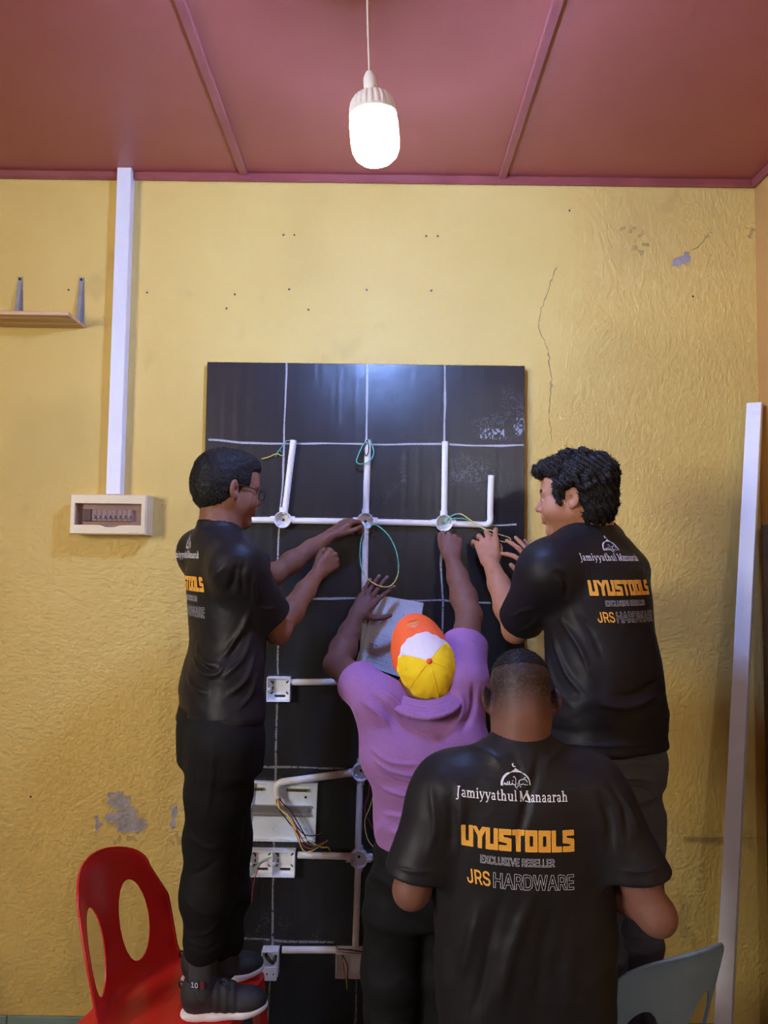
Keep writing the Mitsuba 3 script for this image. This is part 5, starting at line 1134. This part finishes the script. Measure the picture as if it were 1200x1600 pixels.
# ================================================================== the man in purple
SK3 = (.150, .068, .051)
def person_purple():
    t = thing('person', 'man in a purple polo shirt and yellow cap reaching up to the pipes', 'person')
    Rt = unit([1, .06, 0]); Fd = np.array([-Rt[1], Rt[0], 0])
    NB = W(672, 1106, .57); HC = W(655, 1345, .60)
    SL, SR = W(596, 1098, .56), W(718, 1062, .53); EL, ER = W(527, 1038, .30), W(733, 962, .32)
    WL, WR_ = W(556, 963, .138), W(706, 872, .155)
    fc = unit(-.30 * RIGHT + .95 * UP + .42 * _f); C = W(667, 1042, .53)
    upv = unit(-_f * 1.0 + UP * .22 + RIGHT * .05); Rh = head_frame(fc, upv)
    C = C - Rh[:, 2] * .02
    b = SD(.003); P = head(b, C, Rh, 1.0, .3, 1.15)
    b.cone(P(0, -.045, -.055), NB + UPZ * .0, .056, .060, .03)
    b.cone(SL, SR, .046, .046, .03); b.loft(NB - UPZ * .05, HC, Rt, [(0, .10, .06, 0, 0), (.3, .12, .07, 0, 0), (1, .11, .07, 0, 0)], .03)
    arm(b, SL, EL, WL, 1.14); arm(b, SR, ER, WR_, 1.12)
    fL = unit(W(586, 919, .104) - WL)
    hand(b, WL, fL, unit(-_f), unit(RIGHT), (.10, .12, .10), .05, 1.03, thumb_dir=(.30, .95, -.10), fingers=[(.05, .12, .1, .22), (.05, .10, .08, .02), (.05, .10, .08, -.02), (.1, .15, .1, -.02)])
    fR = unit(W(706, 832, .10) - WR_)
    hand(b, WR_, fR, unit(-_f * .9 + UP * .3), unit(-RIGHT), (.95, 1.1, .7), .02, 1.05, thumb_dir=(.90, .35, -.25), fingers=[(.75, 1.0, .6), (.95, 1.1, .7), (1.05, 1.15, .7), (1.1, 1.2, .7)])
    b.build(); m = b.mesh(); col = head_colors(m.vertices, C, Rh, SK3)
    for tip, nrm in b.nails[:4]:
        d = np.linalg.norm(m.vertices - (tip + unit(-_f) * .005), axis=1); w = np.clip(1.6 - d / .0055, 0, 1)[:, None]; col = col * (1 - w * .8) + np.array([.30, .20, .17]) * w * .8
    part(t, 'body', m, 'skin', True, color=col)
    # cap
    R2 = Rh; Q = lambda x, y, z: C + R2 @ np.array([x, y, z]); cp = numbered(t + '__cap'); labels[cp] = {'label': 'cap with yellow back, white front and orange brim'}
    bumped('cap_yellow', mikit.proc(lambda p, n, uv: MIX((.80, .55, .012), (.88, .64, .02), F(p.x * 20, p.y * 20, p.z * 20, 2))), lambda p, n, uv: F(p.x * 45, p.y * 45, p.z * 45, 2), .003, .75, .2); mat('cap_white', (.72, .70, .80), .75, .2); mat('cap_orange', (.82, .13, .035), .7, .25); mat('cap_ink', (.05, .02, .02), .6)
    n_, k_ = 60, 22; v, ids = [], {}
    RX, RY, RZ, CZ, CY = .0935, .1115, .112, .020, -.006
    def dome(phi, th, o=0.0):                        # th: 0 at the button
        wr = .0012 * math.sin(phi * 17 + th * 9) * th + .0016 * math.sin(phi * 7 + 4 * th) - .0016 * (abs(math.sin(phi * 3)) < .10) * (th > .05)
        r = math.sin(th) ** .86; return Q((RX + wr + o) * r * math.cos(phi), CY + (RY + wr + o) * r * math.sin(phi), CZ + (RZ + o) * (math.cos(th) ** .80 if th < math.pi / 2 else 0))
    for a0, a1, mt, nm in ((-210, 30, 'cap_yellow', 'back_panel'), (30, 150, 'cap_white', 'front_panel')):
        nn = 80 if mt == 'cap_yellow' else 40; ph = np.radians(np.linspace(a0, a1, nn + 1)); th = np.linspace(0.02, math.pi / 2, k_); vs, fs = [], []
        for o in (0, -.0025):
            for p_ in ph:
                for h_ in th: vs.append(dome(p_, h_, o))
        G = np.arange(2 * (nn + 1) * k_).reshape(2, nn + 1, k_)
        def quads(A, flip): 
            a_, b_, c_, d_ = A[:-1, :-1].ravel(), A[1:, :-1].ravel(), A[1:, 1:].ravel(), A[:-1, 1:].ravel(); f = np.vstack([np.stack([a_, b_, c_], 1), np.stack([a_, c_, d_], 1)]); return f[:, ::-1] if flip else f
        fs = [quads(G[0], True), quads(G[1], False), quads(np.stack([G[0, 0], G[1, 0]]), False), quads(np.stack([G[0, -1], G[1, -1]]), True), quads(np.stack([G[0, :, -1], G[1, :, -1]]), True)]
        part(cp, nm, trimesh.Trimesh(np.array(vs), np.vstack(fs), process=False), mt, True)
    part(cp, 'button', lathe([(0, -.004), (.0085, -.003), (.0090, .001), (.0060, .005), (0, .0065)], 20, R2, Q(0, CY, CZ + RZ)), 'cap_orange', True)
    for a_ in (-90, -30, 210):
        part(cp, 'seam', tube([dome(math.radians(a_), x, .0006) for x in np.linspace(.08, 1.5, 16)], .0011, 6), 'cap_yellow', True)
    for a_ in (-60, -120, 0, 180): part(cp, 'eyelet', lathe([(.0022, 0), (.0034, .0008), (.0022, .0014)], 12, frame(dome(math.radians(a_), .85, .01) - dome(math.radians(a_), .85)), dome(math.radians(a_), .85, .0006)), 'cap_yellow', 30)
    # brim
    nu, nw = 41, 12; vs = []
    for o in (0, -.003):
        for i in range(nu):
            ph = math.radians(8 + 164 * i / (nu - 1))
            for j in range(nw):
                e = j / (nw - 1); ext = .078 * max(math.sin(ph), 0) ** .55
                x, y = (RX - .002 + (.004 + ext * .14) * e) * math.cos(ph), CY + (RY - .002) * math.sin(ph) + e * ext
                vs.append(Q(x, y, CZ + .004 - .55 * x * x / .09 * (.4 + .6 * e) * .9 - .012 * e + o))
    G = np.arange(len(vs)).reshape(2, nu, nw)
    fs = [quads(G[0], True), quads(G[1], False), quads(np.stack([G[0, 0], G[1, 0]]), False), quads(np.stack([G[0, -1], G[1, -1]]), True), quads(np.stack([G[0, :, -1], G[1, :, -1]]), True)]
    br = part(cp, 'brim', trimesh.Trimesh(np.array(vs), np.vstack(fs), process=False), 'cap_orange', True, 'orange brim with small printing')
    bz = lambda x, y: Q(x, CY + RY + y, CZ + .0056 - .55 * x * x / .09 * .7 - .012 * min(max(y / .078, 0), 1))
    def brim_print(poly, mt, name, step=.01):
        v, f = fine(poly, step); P3 = np.array([bz(-x, .040 - y) for x, y in v]); w = trimesh.Trimesh(P3, f, process=False)
        if (np.cross(P3[f[:, 1]] - P3[f[:, 0]], P3[f[:, 2]] - P3[f[:, 0]]) @ R2[:, 2]).sum() < 0: w = trimesh.Trimesh(P3, f[:, ::-1], process=False)
        part(br, name, w, mt, False)
    brim_print(fit(block_word('UYUSTOOLS')[0], .040, .0075, (0, -.001)), 'print_gold', 'logo_lettering')
    brim_print(fit(text_poly('EXCLUSIVE RESELLER', .02), .034, .0034, (0, -.010)), 'cap_ink', 'small_lettering')
    brim_print(unary_union([fit(emblem(), .012, .009, (0, .0135)), sbox(-.018, .0065, .018, .0078)]), 'print_white', 'emblem')
    # polo
    s = SD(.0039)
    s.loft(NB - UPZ * .022, HC - UPZ * .02, Rt, [(0, .075, .075, 0, 0), (.06, .13, .092, .002, 0), (.14, .168, .11, .004, 0), (.26, .178, .122, .006, 0), (.45, .174, .124, .010, 0), (.62, .160, .120, .006, 0), (.78, .140, .112, .0, 0), (1, .112, .105, -.006, 0)], .03, cap=.014)
    s.cone(NB - UPZ * .05 - Rt * .03, SL - UPZ * .01, .062, .068, .05); s.cone(NB - UPZ * .05 + Rt * .03, SR - UPZ * .012, .062, .070, .05); s.cone(SR - UPZ * .02, W(722, 1150, .58), .075, .07, .06); s.cone(SL - UPZ * .02, W(600, 1180, .58), .066, .07, .06)
    sew(s, [sleeve(s, SL, EL, .52, .080, .074), sleeve(s, SR, ER, .55, .084, .076)])
    s.disp.append(folds_noise([.3, 0, 1], 34, .0045, 1.0, 4, lambda Pp: np.clip((1.25 - Pp[:, 2]) / .2, .12, 1)))
    s.build(); fo = Folds(s)
    for pts, am, w in [([(575, 1080), (606, 1110), (622, 1128)], -.010, .008), ([(562, 1092), (595, 1118), (612, 1150)], .009, .008), ([(592, 1075), (622, 1098), (640, 1128)], .008, .007), ([(715, 1075), (722, 1110), (700, 1150)], .008, .010), ([(740, 1060), (738, 1110), (718, 1150)], -.008, .010), ([(575, 1165), (610, 1190), (660, 1195)], .007, .007), ([(580, 1185), (615, 1206), (660, 1215)], .008, .006),
                      ([(585, 1200), (620, 1222), (670, 1228)], -.008, .006), ([(588, 1225), (620, 1240), (665, 1248)], .007, .007), ([(595, 1270), (630, 1275), (660, 1262)], .007, .008), ([(605, 1300), (635, 1300), (655, 1285)], .008, .008), ([(612, 1325), (640, 1318), (660, 1305)], .008, .008), ([(535, 1062), (552, 1058), (572, 1072)], .003, .004), ([(712, 1008), (730, 1002), (750, 1010)], .003, .004), ([(640, 1140), (668, 1150), (700, 1140)], .005, .012)]: fo.px(pts, am, w)
    finish_shirt(t, s, 'purple_knit', fo, .003, 'purple polo shirt with a soft collar', 'polo_shirt')
    c = SD(.0030)
    top = smooth_path([W(606, 1068, .53), W(614, 1080, .575), W(636, 1092, .620), W(668, 1098, .640), W(698, 1089, .625), W(713, 1072, .58), W(716, 1058, .53)], 5)
    low = smooth_path([W(596, 1082, .55), W(606, 1098, .605), W(632, 1115, .665), W(670, 1122, .690), W(706, 1112, .665), W(724, 1092, .61), W(727, 1074, .55)], 5)
    for a0, a1, b0, b1 in zip(top, top[1:], low, low[1:]):
        for e in (0, .25, .5, .75, 1): c.cone(a0 * (1 - e) + b0 * e, a1 * (1 - e) + b1 * e, .0058, .0058, .006)
    c.build(); part(t + '__polo_shirt', 'collar', drape(c.mesh(), None, .0008), 'purple_knit', True, 'folded collar')
    p = SD(.0055); gL, gR = np.array([W(610, 1600, .62)[0], -.60, 0.0]), np.array([W(690, 1600, .60)[0], -.58, 0.0])
    p.loft(HC + UPZ * .06, HC - UPZ * .16, Rt, [(0, .115, .10, -.01, 0), (.3, .150, .118, .005, 0), (1, .160, .12, .012, 0)], .04)
    for hx, g_ in ((HC - Rt * .070 - UPZ * .12, gL), (HC + Rt * .095 - UPZ * .12, gR)): k = hx * .48 + g_ * .52 - Fd * .02; p.chain([hx, hx * .5 + k * .5, k, k * .4 + g_ * .6, g_ + UPZ * .07], [.098, .094, .082, .078, .072], .03)
    p.disp.append(folds_noise([.2, .1, 1], 50, .0040, 1.1, 17)); p.build(); trousers(t, p, 'black_cotton', None, .003)
    for g_ in (gL, gR): shoe(t, g_ - Fd * .075 + UPZ * .002, g_ + Fd * .185 + UPZ * .002, UPZ, .0055)
person_purple()

# ================================================================== the boy in front, seen from behind
SK4 = (.150, .066, .047)
def person_front():
    t = thing('person', 'boy with cropped hair seen from behind in a black printed shirt, nearest the camera', 'person')
    Rt = unit([1, -.05, 0]); Fd = np.array([-Rt[1], Rt[0], 0])
    NB = W(812, 1166, 1.12); HC = W(818, 1650, 1.12)
    SL, SR = W(702, 1232, 1.10), W(918, 1232, 1.12); EL, ER = W(644, 1388, 1.14), W(1024, 1428, 1.20)
    WL, WR_ = EL + np.array([.10, .235, -.02]), ER + np.array([-.12, .235, .03])
    Rh = head_frame(unit(Fd * .90 - UPZ * .50)); C = W(813, 1092, 1.08)
    b = SD(.0038); P = head(b, C, Rh, .95, 0, 1.02, .007)
    b.cone(P(0, -.035, -.05), NB + UPZ * .0, .053, .060, .04); b.cone(P(0, -.02, -.02), NB, .052, .058, .03)
    b.cone(SL, SR, .046, .046, .03); b.loft(NB - UPZ * .05, HC, Rt, [(0, .10, .055, 0, 0), (.2, .13, .07, 0, 0), (1, .12, .07, 0, 0)], .03)
    arm(b, SL, EL, WL, 1.0); arm(b, SR, ER, WR_, 1.0)
    hand(b, WL, unit(WL - EL + Rt * .08), unit(-Rt * .6 - UPZ * .4), unit(UPZ + Rt * .3), (.4, .6, .4), .05, 1.0); hand(b, WR_, unit(WR_ - ER - Rt * .08), unit(Rt * .6 - UPZ * .4), unit(UPZ - Rt * .3), (.4, .6, .4), .05, 1.0)
    def nape(L):                                         # cropped fade at the back of the head
        g = meshkit.fbm(L * 190, 2, 3); z = L[:, 2] + .35 * np.maximum(L[:, 1], 0) + .018 * (meshkit.fbm(L * 30, 2, 6) - .5) - .012 * np.exp(-(L[:, 0] / .03) ** 2)
        return np.clip((z + .078) / .085, 0, 1) ** .8 * np.clip(.48 + .9 * g, 0, 1) * (L[:, 1] < .05) * .96
    b.build(); m = b.mesh(); part(t, 'body', m, 'skin', True, color=head_colors(m.vertices, C, Rh, SK4, .95, nape))
    h = SD(.003); Q = lambda x, y, z: C + .95 * (Rh @ np.array([x, y, z]))
    h.ell(Q(0, -.0135, .035), (.0728, .0928, .0808), Rh, .01)
    h.block(Q(0, .100, -.045), (.12, .075, .1075), Rh, .012, .015, 'd')
    h.plane(Q(0, -.1, .052), Rh @ np.array([0, .12, -1.0]), Q(0, 0, -.02) - .15, Q(0, 0, -.02) + .15, .010)
    h.disp.append(lambda Pp: -.002 * (meshkit.fbm(Pp * 120, 2, 4) - .5))
    h.build(); hm = hair_blades(h.mesh(1), 7000, .004, lambda p: np.tile(Rh @ np.array([0, .3, -.6]), (len(p), 1)), np.random.default_rng(8), .0007, lift=.7)
    part(t, 'hair', hm, 'black_hair', False, kind='stuff')
    s = SD(.0038)
    s.loft(NB + UPZ * .004, HC, Rt, [(0, .070, .062, 0, 0), (.05, .11, .082, 0, 0), (.11, .165, .102, 0, 0), (.22, .192, .118, 0, 0), (.45, .204, .125, .002, 0), (.7, .206, .130, .004, 0), (1, .196, .128, .004, 0)], .03, cap=.012)
    s.cone(SL + Rt * .03, SL + (EL - SL) * .2, .072, .074, .05); s.cone(SR - Rt * .03, SR + (ER - SR) * .2, .072, .074, .05); s.cone(NB - UPZ * .03, SL, .058, .066, .06); s.cone(NB - UPZ * .03, SR, .058, .066, .06)
    s.cone(NB + UPZ * .016, NB - UPZ * .03, .063, .078, .02)
    sew(s, [sleeve(s, SL, EL, .82, .080, .077, tilt=[-.10, .05, -1]), sleeve(s, SR, ER, .66, .080, .080, tilt=[.10, .05, -1])])
    s.cone(NB + UPZ * .05, NB - UPZ * .002, .060, .056, .004, 'd')
    s.loft(HC - (HC - NB) * .05, HC + (HC - NB) * .05, Rt, [(0, .185, .112, .004, 0), (1, .186, .118, .004, 0)], .004, 'd', cap=.002)
    s.disp.append(folds_noise([1, 0, -.22], 30, .0040, 1.0, 12, lambda Pp: np.clip((1.18 - Pp[:, 2]) / .25, .1, 1)))
    s.build(); fo = Folds(s)
    for pts, am, w in [([(800, 1170), (816, 1230), (820, 1280)], -.006, .012), ([(846, 1165), (836, 1215), (815, 1290), (806, 1340)], -.007, .010), ([(840, 1380), (815, 1440), (795, 1500), (780, 1590)], .008, .014), ([(790, 1390), (770, 1450), (755, 1530), (735, 1600)], -.007, .013), ([(752, 1400), (735, 1470), (712, 1560)], .007, .013), ([(870, 1400), (850, 1480), (838, 1590)], -.005, .014),
                      ([(900, 1420), (890, 1510), (885, 1595)], .004, .016), ([(700, 1240), (706, 1290), (700, 1340)], -.007, .011), ([(715, 1215), (722, 1260), (718, 1310)], .005, .010), ([(672, 1220), (680, 1290), (668, 1340)], .005, .009), ([(935, 1230), (952, 1280), (955, 1340)], -.008, .011), ([(960, 1230), (985, 1270), (1000, 1310)], .006, .008), ([(945, 1215), (975, 1260), (980, 1320)], -.005, .008), ([(720, 1160), (760, 1175), (790, 1200)], .005, .009), ([(885, 1165), (862, 1180), (846, 1200)], .004, .009), ([(617, 1355), (650, 1362), (682, 1360)], .003, .004), ([(966, 1358), (1000, 1362), (1034, 1354)], .003, .004)]: fo.px(pts, am, w)
    tr = finish_shirt(t, s, 'black_jersey', fo, .0025, 'black short-sleeved jersey with white and gold print')
    lay_print(t, s, W(805, 1226, 1.2), Rt, -Fd, tr, 1.0, axis_depth=.11)
    p = SD(.008); gL, gR = np.array([HC[0] - .11, HC[1] + .0, 0.0]), np.array([HC[0] + .075, HC[1] - .02, 0.0])
    p.loft(HC + UPZ * .12, HC - UPZ * .12, Rt, [(0, .140, .09, 0, 0), (.4, .150, .10, 0, 0), (1, .145, .10, 0, 0)], .04)
    for hx, g_ in ((HC - Rt * .088 - UPZ * .06, gL), (HC + Rt * .070 - UPZ * .06, gR)): k = hx * .48 + g_ * .52 + Fd * .02; p.chain([hx, hx * .5 + k * .5, k, k * .4 + g_ * .6, g_ + UPZ * .07], [.092, .086, .070, .064, .060], .03)
    p.build(); trousers(t, p, 'black_cotton', None, .003)
    for g_ in (gL, gR): shoe(t, g_ - Fd * .075 + UPZ * .002, g_ + Fd * .185 + UPZ * .002, UPZ, .0055)
person_front()
# ------------------------------------------------------------------ moulded plastic chairs
def chair(center, ang, bsdf, label, seat_z=SEAT, top_z=.895):
    """ang: direction the chair faces, degrees from +x"""
    t = thing('plastic_chair', label, 'chair'); c, s_ = math.cos(math.radians(ang)), math.sin(math.radians(ang))
    R = np.array([[c, -s_, 0], [s_, c, 0], [0, 0, 1.0]]); place = lambda p: moved(p, R, (center[0], center[1], 0))
    # back: flat outline (u across, v up) with three tall holes, bent to a shell
    H = top_z - seat_z
    def hole(u0, w, v0, v1): return sbox(u0 - w, v0 + w, u0 + w, v1 - w).union(Point(u0, v0 + w * 1.2).buffer(w)).union(Point(u0, v1 - w).buffer(w))
    outline = unary_union([sbox(-.235, -.03, .235, .20), Polygon([(-.235, .2), (.235, .2), (.190, H - .10), (-.190, H - .10)]), affinity.scale(Point(0, H - .10).buffer(1, 32), .190, .10)])
    for u0 in (-.100, .100): outline = outline.difference(affinity.scale(Point(u0, .165).buffer(1, 24), .058, .125))
    m = trimesh.creation.extrude_polygon(outline.simplify(.001), .0045, engine='earcut'); v, f = trimesh.remesh.subdivide_to_size(m.vertices, m.faces, .018)
    m = trimesh.Trimesh(v, f); m.merge_vertices(); v = m.vertices.copy()
    def bend(u, h, off):
        h2 = np.maximum(h, 0); R_ = .30 + .1 * h2; th = u / R_
        x = -.190 - .20 * h2 - .10 * h2 * h2 + R_ * (1 - np.cos(th)) * .95 + .5 * np.maximum(.05 - h, 0) ** 2 / .08 + .045 * np.clip((h - (H - .05)) / .05, 0, 1) ** 2 * -.3
        return np.stack([x - off * np.cos(th), R_ * np.sin(th) - off * np.sin(th) * -1, seat_z + h], 1)
    m.vertices = bend(v[:, 0], v[:, 1], v[:, 2]); m.fix_normals()
    part(t, 'backrest', place(m), bsdf, 40)
    for e in (-1, 1):                                     # raised rolled rim along the back's edge
        vs = np.linspace(.0, H - .10, 16); us = np.where(vs < .2, .235, .235 - (vs - .2) / (H - .30) * .045)
        a_ = np.linspace(0, math.pi / 2, 12); us = np.r_[us, .190 * np.cos(a_)]; vs = np.r_[vs, H - .10 + .10 * np.sin(a_)]
        part(t, 'back_rim', place(tube(bend(us * e, vs, np.full(len(us), .002)), .0045, 8)), bsdf, True)
    # seat
    so = sbox(-.185, -.185, .185, .185).buffer(.03); m = trimesh.creation.extrude_polygon(so, .006, engine='earcut'); v, f = trimesh.remesh.subdivide_to_size(m.vertices, m.faces, .03); m = trimesh.Trimesh(v, f); m.merge_vertices()
    v = m.vertices.copy(); v[:, 0] += .0; v[:, 2] += seat_z - .006 - .06 * np.maximum(v[:, 0] - .16, 0) ** 2 / .05; m.vertices = v
    part(t, 'seat', place(m), bsdf, 40)
    ap = so.buffer(.002).difference(so.buffer(-.003)); m = trimesh.creation.extrude_polygon(ap, .045, engine='earcut'); m.apply_translation([0, 0, seat_z - .048])
    part(t, 'apron', place(m), bsdf, 30)
    for i in range(5):
        part(t, 'seat_slot', place(bevel(.006, .060, .0016, .0006, (-.12 + .05 * i, 0, seat_z + .0002))), bsdf, 30)
    for sx in (-1, 1):
        for sy in (-1, 1):
            a_, b_ = np.array([sx * .175, sy * .175, seat_z - .005]), np.array([sx * .215 - .01, sy * .215, 0.001])
            u_ = np.array([sx, 0, 0.]); w_ = np.array([0, sy, 0.]); pr = []
            for q, wd in ((a_, .062), (b_, .036)):
                o = q + .034 * (u_ + w_); pr.append([o, o - u_ * wd, o - u_ * wd - w_ * .005, o - u_ * .005 - w_ * .005, o - u_ * .005 - w_ * wd, o - w_ * wd])
            v = np.array(pr[0] + pr[1]); f = []
            for i in range(6): j = (i + 1) % 6; f += [[i, j, 6 + j], [i, 6 + j, 6 + i]]
            f += [[0, 2, 1], [0, 3, 2], [0, 4, 3], [0, 5, 4], [6, 7, 8], [6, 8, 9], [6, 9, 10], [6, 10, 11]]
            m = trimesh.Trimesh(v, f, process=False); m.fix_normals(); part(t, 'leg', place(m), bsdf, False)
    return t
mat('red_plastic', mikit.proc(lambda p, n, uv: MIX((.50, .018, .016), (.60, .028, .022), F(p.x * 10, p.y * 10, p.z * 10, 3))), .30, .5)
mat('grey_plastic', mikit.proc(lambda p, n, uv: MIX((.13, .21, .30), (.17, .26, .36), F(p.x * 10, p.y * 10, p.z * 10, 3))), .4, .5)
chair((-.63, -.52), -14, 'red_plastic', 'red moulded plastic chair that the boy with glasses stands on', top_z=.86)
chair((.635, -.755), 114, 'grey_plastic', 'grey moulded plastic chair in the lower right corner behind the nearest boy', top_z=.895)
